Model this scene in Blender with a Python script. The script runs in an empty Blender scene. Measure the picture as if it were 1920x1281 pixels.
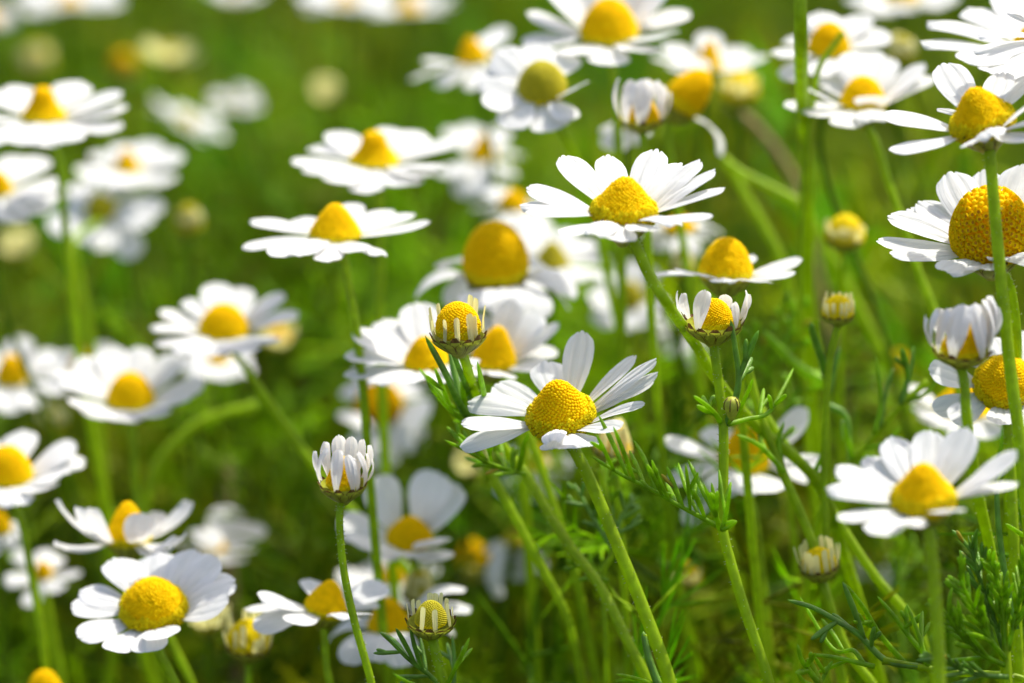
import bpy, math, random
import numpy as np
from mathutils import Vector, Matrix

# ------------------------------------------------------------------ camera, sky, sun, exposure
scene = bpy.context.scene
col = scene.collection
CAM = Vector((0.0, 0.0, 0.46))
PITCH = math.radians(18.0)
D0 = 0.52                      # distance of the plane in focus (m)
WID = 0.124                    # width of the view there (m)
PX = WID / 1920.0              # metres per photograph pixel in the focus plane
RIGHT = Vector((1, 0, 0))
UP = Vector((0, math.sin(PITCH), math.cos(PITCH)))
FWD = Vector((0, math.cos(PITCH), -math.sin(PITCH)))

cam_data = bpy.data.cameras.new("camera")
cam = bpy.data.objects.new("camera", cam_data)
col.objects.link(cam)
cam.location = CAM
cam.rotation_euler = (math.radians(90) - PITCH, 0, 0)
cam_data.sensor_width = 36.0
cam_data.lens = 36.0 * D0 / WID
cam_data.clip_start = 0.02
cam_data.clip_end = 200.0
cam_data.dof.use_dof = True
cam_data.dof.focus_distance = D0
cam_data.dof.aperture_fstop = 13.0
scene.camera = cam

SUN_DIR = Vector((0.44, 0.42, 1.0)).normalized()
elev = math.asin(SUN_DIR.z)
azim = math.atan2(SUN_DIR.x, SUN_DIR.y)
world = bpy.data.worlds.new("World")
scene.world = world
world.use_nodes = True
wn = world.node_tree.nodes
sky = wn.new("ShaderNodeTexSky")
sky.sky_type = 'NISHITA'
sky.sun_disc = False
sky.sun_elevation = elev
sky.sun_rotation = azim
sky.dust_density = 4.0
sky.ozone_density = 0.4
bg = wn["Background"]
bg.inputs[1].default_value = 0.15
world.node_tree.links.new(sky.outputs[0], bg.inputs[0])

sun_data = bpy.data.lights.new("sun", 'SUN')
sun_data.energy = 3.3
sun_data.angle = math.radians(0.5)
sun_data.color = (1.0, 0.96, 0.86)
sun = bpy.data.objects.new("sun", sun_data)
col.objects.link(sun)
sun.rotation_euler = (-SUN_DIR).to_track_quat('-Z', 'Y').to_euler()

scene.view_settings.view_transform = 'Standard'
scene.view_settings.look = 'None'
scene.view_settings.exposure = 1.05
scene.view_settings.gamma = 1.0
scene.view_settings.use_curve_mapping = False
scene.cycles.use_denoising = True
scene.cycles.max_bounces = 10
scene.cycles.diffuse_bounces = 5
scene.cycles.transmission_bounces = 6
scene.cycles.caustics_reflective = False
scene.cycles.caustics_refractive = False

rnd = random.Random(7)


def P(u, v, d):
    """World point seen at photograph pixel (u, v) at d times the focus distance."""
    return CAM + FWD * (D0 * d) + RIGHT * ((u - 960) * PX * d) + UP * (-(v - 640.5) * PX * d)


# ------------------------------------------------------------------ materials
def new_mat(name):
    m = bpy.data.materials.new(name)
    m.use_nodes = True
    nt = m.node_tree
    nt.nodes.clear()
    return m, nt, nt.nodes, nt.links


def leafy(name, base, trans, tfac, rough=0.45, spec=0.4, var=0.25, nscale=900.0, tint=False,
          bump=None, second=None):
    """Plant tissue: glossy diffuse skin mixed with light passing through it."""
    m, nt, N, L = new_mat(name)
    out = N.new("ShaderNodeOutputMaterial")
    mix = N.new("ShaderNodeMixShader")
    pb = N.new("ShaderNodeBsdfPrincipled")
    tr = N.new("ShaderNodeBsdfTranslucent")
    mix.inputs[0].default_value = tfac
    L.new(pb.outputs[0], mix.inputs[1])
    L.new(tr.outputs[0], mix.inputs[2])
    L.new(mix.outputs[0], out.inputs[0])
    pb.inputs["Roughness"].default_value = rough
    pb.inputs["Specular IOR Level"].default_value = spec
    geo = N.new("ShaderNodeNewGeometry")
    noise = N.new("ShaderNodeTexNoise")
    noise.inputs["Scale"].default_value = nscale
    noise.inputs["Detail"].default_value = 3.0
    L.new(geo.outputs["Position"], noise.inputs["Vector"])
    ramp = N.new("ShaderNodeMapRange")
    ramp.inputs[1].default_value = 0.25
    ramp.inputs[2].default_value = 0.75
    ramp.inputs[3].default_value = 1.0 - var
    ramp.inputs[4].default_value = 1.0 + var
    L.new(noise.outputs["Fac"], ramp.inputs[0])
    for target, c in ((pb.inputs["Base Color"], base), (tr.inputs["Color"], trans)):
        mul = N.new("ShaderNodeMixRGB")
        mul.blend_type = 'MULTIPLY'
        mul.inputs[0].default_value = 1.0
        mul.inputs[1].default_value = (*c, 1)
        L.new(ramp.outputs[0], mul.inputs[2])
        src = mul.outputs[0]
        if tint:
            at = N.new("ShaderNodeAttribute")
            at.attribute_name = "tint"
            m2 = N.new("ShaderNodeMixRGB")
            m2.blend_type = 'MULTIPLY'
            m2.inputs[0].default_value = 1.0
            L.new(src, m2.inputs[1])
            L.new(at.outputs["Color"], m2.inputs[2])
            src = m2.outputs[0]
        L.new(src, target)
    if bump:
        b = N.new("ShaderNodeBump")
        b.inputs["Strength"].default_value = bump
        b.inputs["Distance"].default_value = 0.0003
        n2 = N.new("ShaderNodeTexNoise")
        n2.inputs["Scale"].default_value = 5200.0
        n2.inputs["Detail"].default_value = 2.0
        L.new(geo.outputs["Position"], n2.inputs["Vector"])
        L.new(n2.outputs["Fac"], b.inputs["Height"])
        L.new(b.outputs[0], pb.inputs["Normal"])
    return m


def petal_material(name, base, trans, tfac):
    m, nt, N, L = new_mat(name)
    out = N.new("ShaderNodeOutputMaterial")
    mix = N.new("ShaderNodeMixShader")
    mix.inputs[0].default_value = tfac
    pb = N.new("ShaderNodeBsdfPrincipled")
    pb.inputs["Roughness"].default_value = 0.55
    pb.inputs["Specular IOR Level"].default_value = 0.25
    tr = N.new("ShaderNodeBsdfTranslucent")
    uv = N.new("ShaderNodeUVMap")
    uv.uv_map = "UVMap"
    sep = N.new("ShaderNodeSeparateXYZ")
    L.new(uv.outputs[0], sep.inputs[0])
    # fine veins running along the petal: noise stretched along its length
    mp = N.new("ShaderNodeMapping")
    mp.inputs["Scale"].default_value = (2.0, 26.0, 1.0)
    L.new(uv.outputs[0], mp.inputs[0])
    nz = N.new("ShaderNodeTexNoise")
    nz.inputs["Scale"].default_value = 1.0
    nz.inputs["Detail"].default_value = 3.0
    L.new(mp.outputs[0], nz.inputs["Vector"])
    oi = N.new("ShaderNodeObjectInfo")
    wv = N.new("ShaderNodeTexNoise")
    wv.noise_dimensions = '4D'
    wv.inputs["Scale"].default_value = 5.0
    L.new(uv.outputs[0], wv.inputs["Vector"])
    L.new(oi.outputs["Random"], wv.inputs["W"])
    # a greenish yellow claw where the petal joins the head
    claw = N.new("ShaderNodeMapRange")
    claw.inputs[1].default_value = 0.02
    claw.inputs[2].default_value = 0.22
    claw.inputs[3].default_value = 1.0
    claw.inputs[4].default_value = 0.0
    L.new(sep.outputs[0], claw.inputs[0])
    for target, c in ((pb.inputs["Base Color"], base), (tr.inputs["Color"], trans)):
        a = N.new("ShaderNodeMixRGB")
        a.inputs[1].default_value = (*c, 1)
        a.inputs[2].default_value = (c[0] * 0.93, c[1] * 0.92, c[2] * 0.72, 1)
        L.new(claw.outputs[0], a.inputs[0])
        b = N.new("ShaderNodeMixRGB")
        b.blend_type = 'MULTIPLY'
        b.inputs[0].default_value = 1.0
        mr = N.new("ShaderNodeMapRange")
        mr.inputs[1].default_value = 0.3
        mr.inputs[2].default_value = 0.7
        mr.inputs[3].default_value = 0.90
        mr.inputs[4].default_value = 1.04
        L.new(nz.outputs["Fac"], mr.inputs[0])
        L.new(a.outputs[0], b.inputs[1])
        L.new(mr.outputs[0], b.inputs[2])
        L.new(b.outputs[0], target)
    add = N.new("ShaderNodeMath")
    add.operation = 'ADD'
    L.new(nz.outputs["Fac"], add.inputs[0])
    L.new(wv.outputs["Fac"], add.inputs[1])
    bp = N.new("ShaderNodeBump")
    bp.inputs["Strength"].default_value = 0.35
    bp.inputs["Distance"].default_value = 0.0005
    L.new(add.outputs[0], bp.inputs["Height"])
    L.new(bp.outputs[0], pb.inputs["Normal"])
    L.new(pb.outputs[0], mix.inputs[1])
    L.new(tr.outputs[0], mix.inputs[2])
    L.new(mix.outputs[0], out.inputs[0])
    return m


M = {
    'petal': petal_material("white_petal", (0.76, 0.76, 0.755), (0.78, 0.78, 0.765), 0.42),
    'cream': petal_material("cream_petal", (0.82, 0.79, 0.42), (0.84, 0.80, 0.34), 0.48),
    'gold': leafy("golden_floret", (0.92, 0.66, 0.001), (0.93, 0.68, 0.001), 0.38, 0.65, 0.06, 0.12, 1500),
    'lemon': leafy("open_floret", (0.88, 0.73, 0.002), (0.88, 0.72, 0.002), 0.30, 0.6, 0.15, 0.22, 2200),
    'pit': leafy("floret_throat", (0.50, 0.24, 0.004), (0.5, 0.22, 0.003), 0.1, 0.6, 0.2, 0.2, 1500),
    'olive': leafy("young_floret", (0.52, 0.45, 0.008), (0.52, 0.44, 0.006), 0.15, 0.55, 0.25, 0.2, 1800),
    'calyx': leafy("calyx_green", (0.42, 0.45, 0.05), (0.46, 0.50, 0.04), 0.3, 0.5, 0.3, 0.25, 1800),
    'rim': leafy("bract_margin", (0.13, 0.070, 0.018), (0.14, 0.07, 0.016), 0.15, 0.6, 0.3, 0.4, 2500),
    'stem': leafy("stem_green", (0.25, 0.37, 0.003), (0.52, 0.70, 0.003), 0.46, 0.45, 0.25, 0.22, 700, bump=0.25),
    'leaf': leafy("feathery_leaf", (0.20, 0.36, 0.003), (0.46, 0.72, 0.003), 0.50, 0.42, 0.35, 0.30, 600, bump=0.3),
    'leafblue': leafy("bluish_leaf", (0.15, 0.29, 0.03), (0.27, 0.50, 0.035), 0.42, 0.38, 0.45, 0.3, 700, bump=0.3),
    'tip': leafy("yellowed_leaf", (0.42, 0.34, 0.02), (0.5, 0.42, 0.02), 0.35, 0.5, 0.3, 0.3, 700),
    'hair': leafy("stem_hair", (0.55, 0.60, 0.30), (0.6, 0.65, 0.3), 0.5, 0.5, 0.3, 0.2, 700),
    'stem_shaded': leafy("shaded_stem_green", (0.09, 0.16, 0.003), (0.20, 0.33, 0.004), 0.36, 0.5, 0.2, 0.25, 500, bump=0.2),  # darker copy of the stem green, shade put into the colour
    'dry': leafy("dry_stalk", (0.30, 0.22, 0.09), (0.30, 0.22, 0.08), 0.15, 0.7, 0.2, 0.3, 700),
    'mass': leafy("meadow_leaf", (0.116, 0.200, 0.0015), (0.305, 0.49, 0.0015), 0.40, 0.45, 0.10, 0.30, 120, tint=True),
}


def ground_material():
    m, nt, N, L = new_mat("meadow_soil")
    out = N.new("ShaderNodeOutputMaterial")
    pb = N.new("ShaderNodeBsdfPrincipled")
    pb.inputs["Roughness"].default_value = 0.95
    geo = N.new("ShaderNodeNewGeometry")
    nz = N.new("ShaderNodeTexNoise")
    nz.inputs["Scale"].default_value = 14.0
    nz.inputs["Detail"].default_value = 8.0
    L.new(geo.outputs["Position"], nz.inputs["Vector"])
    rp = N.new("ShaderNodeValToRGB")
    rp.color_ramp.elements[0].position = 0.35
    rp.color_ramp.elements[0].color = (0.030, 0.020, 0.009, 1)
    rp.color_ramp.elements[1].position = 0.65
    rp.color_ramp.elements[1].color = (0.026, 0.042, 0.006, 1)
    L.new(nz.outputs["Fac"], rp.inputs[0])
    L.new(rp.outputs[0], pb.inputs["Base Color"])
    L.new(pb.outputs[0], out.inputs[0])
    return m


# ------------------------------------------------------------------ mesh helpers
class MB:
    """Collects vertices and faces (with a material slot each) into one mesh."""

    def __init__(self):
        self.v, self.f, self.mi = [], [], []

    def add(self, verts, faces, mat=0):
        o = len(self.v)
        self.v += [tuple(p) for p in verts]
        for f in faces:
            self.f.append(tuple(i + o for i in f))
            self.mi.append(mat)

    def tube(self, pts, radii, sides=6, mat=0, rib=0.0, cap=True):
        pts = [Vector(p) for p in pts]
        n = len(pts)
        ref = Vector((0.31, -0.87, 0.4)).normalized()
        vs, fs = [], []
        prev = None
        for i, p in enumerate(pts):
            t = (pts[min(i + 1, n - 1)] - pts[max(i - 1, 0)])
            if t.length < 1e-9:
                t = Vector((0, 0, 1))
            t.normalize()
            if prev is None:
                a = t.cross(ref)
                if a.length < 0.1:
                    a = t.cross(Vector((1, 0, 0)))
            else:
                a = prev - t * prev.dot(t)
            a.normalize()
            prev = a
            b = t.cross(a)
            for k in range(sides):
                an = 2 * math.pi * k / sides
                r = radii[i] * (1.0 - (rib if k % 2 else 0.0))
                vs.append(p + a * (math.cos(an) * r) + b * (math.sin(an) * r))
        for i in range(n - 1):
            for k in range(sides):
                k2 = (k + 1) % sides
                fs.append((i * sides + k, i * sides + k2, (i + 1) * sides + k2, (i + 1) * sides + k))
        if cap:
            fs.append(tuple(range((n - 1) * sides, n * sides)))
            fs.append(tuple(reversed(range(sides))))
        self.add(vs, fs, mat)

    def mesh(self, name, mats, smooth=True):
        me = bpy.data.meshes.new(name)
        me.from_pydata(self.v, [], self.f)
        for m in mats:
            me.materials.append(m)
        if len(mats) > 1:
            me.polygons.foreach_set("material_index", self.mi)
        if smooth:
            me.polygons.foreach_set("use_smooth", [True] * len(me.polygons))
        me.update()
        return me


def catmull(pts, per=6):
    pts = [Vector(p) for p in pts]
    if len(pts) < 3:
        return [pts[0].lerp(pts[-1], i / per) for i in range(per + 1)]
    q = [pts[0] * 2 - pts[1]] + pts + [pts[-1] * 2 - pts[-2]]
    out = []
    for i in range(1, len(q) - 2):
        p0, p1, p2, p3 = q[i - 1], q[i], q[i + 1], q[i + 2]
        for k in range(per):
            t = k / per
            out.append(0.5 * ((2 * p1) + (p2 - p0) * t + (2 * p0 - 5 * p1 + 4 * p2 - p3) * t * t
                              + (3 * p1 - p0 - 3 * p2 + p3) * t * t * t))
    out.append(pts[-1])
    return out


def interp(x, xs, ys):
    return float(np.interp(x, xs, ys))


# ------------------------------------------------------------------ petals
def petal_mesh(seed, mat, kind='open'):
    r = random.Random(seed)
    NU, NV = 20, 17
    arch = {'open': r.uniform(-0.03, 0.10), 'droop': r.uniform(0.12, 0.2), 'cup': r.uniform(-0.16, -0.08),
            'quill': r.uniform(-0.04, 0.04)}[kind]
    camber = r.uniform(-0.02, 0.05) if kind != 'cup' else r.uniform(-0.08, -0.03)
    groove = r.uniform(0.020, 0.036)
    side = r.uniform(-0.05, 0.05)
    twist = r.uniform(-0.12, 0.12)
    notch = [r.uniform(0.015, 0.05), r.uniform(0.015, 0.05)]
    ripple = r.uniform(0.0, 0.008)
    if kind == 'quill':
        xs, ys = [0, .3, .8, .93, 1], [.75, .9, 1.0, .95, .8]
        notch = [0.0, 0.03]
    else:
        k = r.uniform(-0.04, 0.04)
        xs = [0, .10, .25, .45, .62, .78, .90, .97, 1]
        ys = [.30, .42, .66 + k, .90 + k, 1.0, .98, .84, .68, .52]
    vs, uvs = [], []
    for i in range(NU):
        t = i / (NU - 1)
        t = t ** 0.92
        hw = interp(t, xs, ys) * 0.5
        for j in range(NV):
            w = -1 + 2 * j / (NV - 1)
            end = 1 - 0.055 * w * w
            end -= notch[0] * math.exp(-((w - 0.36) / 0.11) ** 2) + notch[1] * math.exp(-((w + 0.36) / 0.11) ** 2)
            x = t * (1 - (1 - end) * t ** 5)
            y = w * hw + side * t * (1 - t) * 2 * 0.6
            z = arch * 4 * t * (1 - t)
            z -= camber * w * w * min(1, t * 3)
            z -= groove * (math.exp(-((abs(w) - 0.35) / 0.075) ** 2)) * min(1, t * 4) * (1 - 0.4 * t)
            z += twist * w * t * 0.15 + ripple * math.sin(9 * t + 3 * w + seed)
            vs.append((x, y, z))
            uvs.append((t, (w + 1) / 2))
    fs = [(i * NV + j, (i + 1) * NV + j, (i + 1) * NV + j + 1, i * NV + j + 1)
          for i in range(NU - 1) for j in range(NV - 1)]
    mb = MB()
    mb.add(vs, fs)
    me = mb.mesh("petal", [mat])
    uvl = me.uv_layers.new(name="UVMap")
    for lp in me.loops:
        uvl.data[lp.index].uv = uvs[lp.vertex_index]
    return me


PETALS = {}
for k in ('open', 'droop', 'cup'):
    PETALS[k] = [petal_mesh(11 + i + 50 * len(PETALS), M['petal'], k) for i in range(8)]
PETALS['creamcup'] = [petal_mesh(211 + i, M['cream'], 'cup') for i in range(5)]
PETALS['quill'] = [petal_mesh(311 + i, M['cream'], 'quill') for i in range(5)]

# ------------------------------------------------------------------ discs (the yellow centres)
PROFILES = {   # (radius, height), apex first; radius 1 = half the width, height 1 = the apex
    'cone': [(0, 1), (.16, .975), (.34, .87), (.55, .66), (.76, .41), (.93, .19), (1.0, .04), (.95, -.08), (.80, -.14)],
    'dome': [(0, 1), (.25, .965), (.48, .86), (.68, .69), (.85, .46), (.96, .24), (1.0, .06), (.95, -.07), (.80, -.12)],
    'egg': [(0, 1), (.24, .975), (.48, .90), (.70, .76), (.88, .57), (.98, .37), (1.0, .20), (.94, .05), (.80, -.03)],
    'hat': [(0, 1), (.22, .985), (.38, .92), (.47, .78), (.56, .56), (.74, .32), (.95, .13), (1.0, .02), (.85, -.08)],
}


def floret_closed(mb, p, n, s, mat):
    a = n.orthogonal().normalized()
    b = n.cross(a)
    vs, fs = [], []
    K = 6
    for z, r in ((-.25, .50), (.14, .56), (.36, .40)):
        for k in range(K):
            an = 2 * math.pi * k / K
            vs.append(p + n * (z * s) + (a * math.cos(an) + b * math.sin(an)) * (r * s))
    vs.append(p + n * (.46 * s))
    for i in range(2):
        for k in range(K):
            fs.append((i * K + k, i * K + (k + 1) % K, (i + 1) * K + (k + 1) % K, (i + 1) * K + k))
    for k in range(K):
        fs.append((2 * K + k, 2 * K + (k + 1) % K, 3 * K))
    mb.add(vs, fs, mat)


def floret_open(mb, p, n, s, mat, pit):
    a = n.orthogonal().normalized()
    b = n.cross(a)
    vs, fs = [], []
    K = 10
    off = rnd.uniform(0, 6.28)
    for z, r, star in ((-.2, .30, 0), (.55, .36, 0), (.95, .60, .34), (.62, .24, 0)):
        for k in range(K):
            an = off + 2 * math.pi * k / K
            rr = r * (1 - (star if k % 2 else 0)) * s
            vs.append(p + n * (z * s) + (a * math.cos(an) + b * math.sin(an)) * rr)
    for i in range(3):
        for k in range(K):
            fs.append((i * K + k, i * K + (k + 1) % K, (i + 1) * K + (k + 1) % K, (i + 1) * K + k))
    mb.add(vs, fs, mat)
    vs2 = vs[3 * K:4 * K] + [p + n * (.45 * s)]
    mb.add(vs2, [(k, (k + 1) % K, K) for k in range(K)], pit)


DISCS = {}


def disc_mesh(prof, hr, kind):
    """Unit disc: width 1 (radius .5), height hr, packed with florets in a spiral."""
    key = (prof, round(hr, 2), kind)
    if key in DISCS:
        return DISCS[key]
    pr = PROFILES[prof]
    rr = [p[0] * 0.5 for p in pr]
    zz = [p[1] * hr for p in pr]
    ss = [0.0]
    for i in range(1, len(pr)):
        ss.append(ss[-1] + math.hypot(rr[i] - rr[i - 1], zz[i] - zz[i - 1]))
    T = np.linspace(0, ss[-1], 160)
    # smooth the polyline profile
    ker = np.hanning(15)
    ker /= ker.sum()

    def sm(y):
        a = np.interp(T, ss, y)
        e = np.concatenate([np.repeat(a[0], 7), a, np.repeat(a[-1], 7)])
        return np.convolve(e, ker, 'valid')
    R_, Z_ = sm(rr), sm(zz)
    R_[0] = 0
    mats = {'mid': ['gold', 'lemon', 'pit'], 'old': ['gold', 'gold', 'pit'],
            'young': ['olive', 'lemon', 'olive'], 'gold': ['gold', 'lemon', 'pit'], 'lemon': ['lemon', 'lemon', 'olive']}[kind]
    mb = MB()
    # solid receptacle below the florets
    seg = 28
    vs, fs = [], []
    idx = list(range(2, 160, 6)) + [159]
    vs.append((0, 0, float(Z_[0]) - .012))
    for i in idx:
        for k in range(seg):
            an = 2 * math.pi * k / seg
            vs.append((R_[i] * .97 * math.cos(an), R_[i] * .97 * math.sin(an), float(Z_[i]) - .010))
    for k in range(seg):
        fs.append((0, 1 + k, 1 + (k + 1) % seg))
    for i in range(len(idx) - 1):
        for k in range(seg):
            a, b = 1 + i * seg + k, 1 + i * seg + (k + 1) % seg
            fs.append((a, a + seg, b + seg, b))
    fs.append(tuple(1 + (len(idx) - 1) * seg + k for k in range(seg)))
    mb.add(vs, fs, 0)
    area = np.concatenate([[0], np.cumsum((R_[1:] + R_[:-1]) / 2 * np.hypot(np.diff(R_), np.diff(Z_)))])
    tot = float(area[-1] * 2 * math.pi)
    n = {'mid': 780, 'old': 270, 'young': 480, 'gold': 620, 'lemon': 420}[kind]
    s0 = math.sqrt(tot / n) * 1.12
    r = random.Random(5)
    for i in range(n):
        q = (i + .5) / n
        j = float(np.interp(q * area[-1], area, np.arange(160)))
        j0 = min(int(j), 158)
        rad = float(np.interp(j, np.arange(160), R_))
        z = float(np.interp(j, np.arange(160), Z_))
        an = i * 2.399963
        dr, dz = R_[j0 + 1] - R_[j0], Z_[j0 + 1] - Z_[j0]
        l = math.hypot(dr, dz) or 1
        nr, nz = -dz / l, dr / l
        c, s = math.cos(an), math.sin(an)
        nrm = Vector((nr * c, nr * s, nz)).normalized()
        p = Vector((rad * c, rad * s, z))
        jit = Vector((r.gauss(0, 1), r.gauss(0, 1), r.gauss(0, 1)))
        if kind == 'mid':
            edge = .50 + r.uniform(-.05, .05)
            if q > edge:
                nrm = (nrm + jit * .16).normalized()
                sz = s0 * r.uniform(.80, 1.25)
                if r.random() < .75:
                    floret_open(mb, p, nrm, sz, 1, 1)
                else:
                    floret_closed(mb, p, nrm, sz * 1.1, 1)
            else:
                floret_closed(mb, p + jit * (s0 * .07), (nrm + jit * .05).normalized(), s0 * (.84 + .25 * q) * r.uniform(.86, 1.12), 0)
        elif kind == 'old':
            if q < .12:
                floret_closed(mb, p, nrm, s0 * .75, 0)
            elif q > .80:
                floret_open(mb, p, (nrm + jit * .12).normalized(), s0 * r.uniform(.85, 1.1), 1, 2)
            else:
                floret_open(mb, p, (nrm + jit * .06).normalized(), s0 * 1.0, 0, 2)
        elif kind == 'young':
            floret_closed(mb, p, nrm, s0 * (.75 + .2 * q), 1 if q > .8 else 0)
        else:
            floret_closed(mb, p + jit * (s0 * .06), (nrm + jit * .05).normalized(), s0 * (.80 + .28 * q) * r.uniform(.86, 1.12), 1 if q > .72 else 0)
    me = mb.mesh("disc", [M[k] for k in mats])
    DISCS[key] = me
    return me


# ------------------------------------------------------------------ the green cup under a head
CALYX = {}


def calyx_mesh(depth):
    """Unit cup: rim radius .5, given depth below z=0, two rows of bracts with brown margins."""
    key = round(depth, 2)
    if key in CALYX:
        return CALYX[key]
    mb = MB()
    prof = [(.50, .03), (.485, -.10 * depth), (.435, -.32 * depth), (.345, -.57 * depth), (.24, -.80 * depth),
            (.14, -1.0 * depth), (.09, -1.2 * depth)]
    seg = 26
    vs, fs = [], []
    for (r, z) in prof:
        for k in range(seg):
            an = 2 * math.pi * k / seg
            vs.append((r * .97 * math.cos(an), r * .97 * math.sin(an), z))
    for i in range(len(prof) - 1):
        for k in range(seg):
            a, b = i * seg + k, i * seg + (k + 1) % seg
            fs.append((a, a + seg, b + seg, b))
    mb.add(vs, fs, 0)
    px = [p[0] for p in prof]
    pz = [p[1] for p in prof]
    r = random.Random(3)
    for row, (n, t0, t1, off, lift) in enumerate(((13, 5.3, -.25, 0.0, 1.03), (13, 5.6, .9, .5, 1.075))):
        for b in range(n):
            ang = 2 * math.pi * (b + off + r.uniform(-.12, .12)) / n
            wide = 2 * math.pi / n * .50
            top = t1 + r.uniform(-.25, .25)
            vs, fs, NUU = [], [], 8
            cols = (-1, -.84, -.4, 0, .4, .84, 1)
            for i in range(NUU):
                q = i / (NUU - 1)
                t = t0 + (top - t0) * q
                rad = interp(t, range(7), px) if t >= 0 else .5 + .03
                zz = interp(t, range(7), pz) if t >= 0 else .03 - t * .18
                wd = wide * interp(q, [0, .3, .7, .88, 1], [.55, .8, 1.0, .8, .25])
                for c in cols:
                    rr_ = rad * (lift + .035 * (1 - c * c))
                    aa = ang + wd * c * (1 if rad > .2 else .9)
                    vs.append((rr_ * math.cos(aa), rr_ * math.sin(aa), zz))
            nc = len(cols)
            for i in range(NUU - 1):
                for j in range(nc - 1):
                    f = (i * nc + j, i * nc + j + 1, (i + 1) * nc + j + 1, (i + 1) * nc + j)
                    brown = (j in (0, nc - 2) and i >= 2) or i >= NUU - 2 and row == 0
                    mb.add([vs[k] for k in f], [(0, 1, 2, 3)], 1 if brown else 0)
    me = mb.mesh("calyx", [M['calyx'], M['rim']])
    CALYX[key] = me
    return me


# ------------------------------------------------------------------ things
def tag(o, label, cat, group=None, kind=None):
    o['label'] = label
    o['category'] = cat
    if group:
        o['group'] = group
    if kind:
        o['kind'] = kind


def child(name, me, parent, mat4=None):
    o = bpy.data.objects.new(name, me)
    col.objects.link(o)
    o.parent = parent
    if mat4 is not None:
        o.matrix_basis = Matrix.Translation(-parent.location) @ mat4
    return o


def build_stem(root, head, axis, path, d, width, to_ground=True):
    """A ribbed stem from under the head down to the soil."""
    pts = [head]
    if path:
        for q in path:
            pts.append(P(q[0], q[1], q[2] if len(q) > 2 else d))
    else:
        pts.append(head - axis * 0.012 + Vector((0, 0, -.004)))
        pts.append(pts[-1] + Vector((rnd.uniform(-.002, .009), rnd.uniform(-.004, .004), -.022)))
    last, prev = pts[-1], pts[-2]
    slant = rnd.uniform(-.15, .55)
    dr = (last - prev).normalized()
    dr = (dr * .7 + Vector((0, 0, -1)) * .6).normalized()
    if dr.z > -.35:
        dr = Vector((dr.x, dr.y, -.8)).normalized()
    step = max(.006, (last - prev).length)
    while last.z > .004 and len(pts) < 40:
        dr = (dr + Vector((slant * .10, 0, -.10)) * min(2.5, step / .01)).normalized()
        last = last + dr * min(step, max(.004, last.z / max(.3, -dr.z)))
        step *= 1.35
        pts.append(last)
    pts[-1].z = -0.004
    return pts


def tube_stem(root, pts, width_m, mat='stem', hairy=False):
    c = catmull(pts, 7)
    n = len(c)
    rad = []
    for i in range(n):
        q = i / (n - 1)
        r = width_m * .5 * (1.0 + .35 * q)
        if i < 4:
            r *= (1.35, 1.12, 1.03, 1.0)[i]
        rad.append(r)
    mb = MB()
    mb.tube([p - root.location for p in c], rad, 14, 0, rib=.13)
    if hairy:
        rh = random.Random(int(width_m * 1e7))
        for i in range(150):
            x = rh.uniform(.02, .55) * (n - 1)
            k = int(x)
            p = c[k].lerp(c[k + 1], x - k)
            t = (c[k + 1] - c[k]).normalized()
            o = t.cross(Vector((rh.gauss(0, 1), rh.gauss(0, 1), rh.gauss(0, 1)))).normalized()
            p = p + o * (rad[k] * .95) - root.location
            q = p + (o + t * rh.uniform(-.6, .6)) * rh.uniform(.00012, .00032)
            mb.tube([p, q], [.00005, .00003], 4, 1)
    return child("stem", mb.mesh("stem", [M[mat], M['hair']]), root)


def thread(mb, a, b, r, bend=0.0, sides=6, mat=0, rr=None):
    """One thread of a feathery leaf: a tapered, pointed, slightly bent rod."""
    a, b = Vector(a), Vector(b)
    dvec = b - a
    side = dvec.cross(Vector((rnd.gauss(0, 1), rnd.gauss(0, 1), rnd.gauss(0, 1))))
    if side.length > 1e-9:
        side.normalize()
    pts, rad = [], []
    for q, k in ((0, .72), (.15, .85), (.4, 1.0), (.65, 1.05), (.83, .88), (.94, .55), (1, .10)):
        pts.append(a + dvec * q + side * (bend * dvec.length * 4 * q * (1 - q)))
        rad.append(r * k)
    mb.tube(pts, rad, sides, mat)


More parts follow.
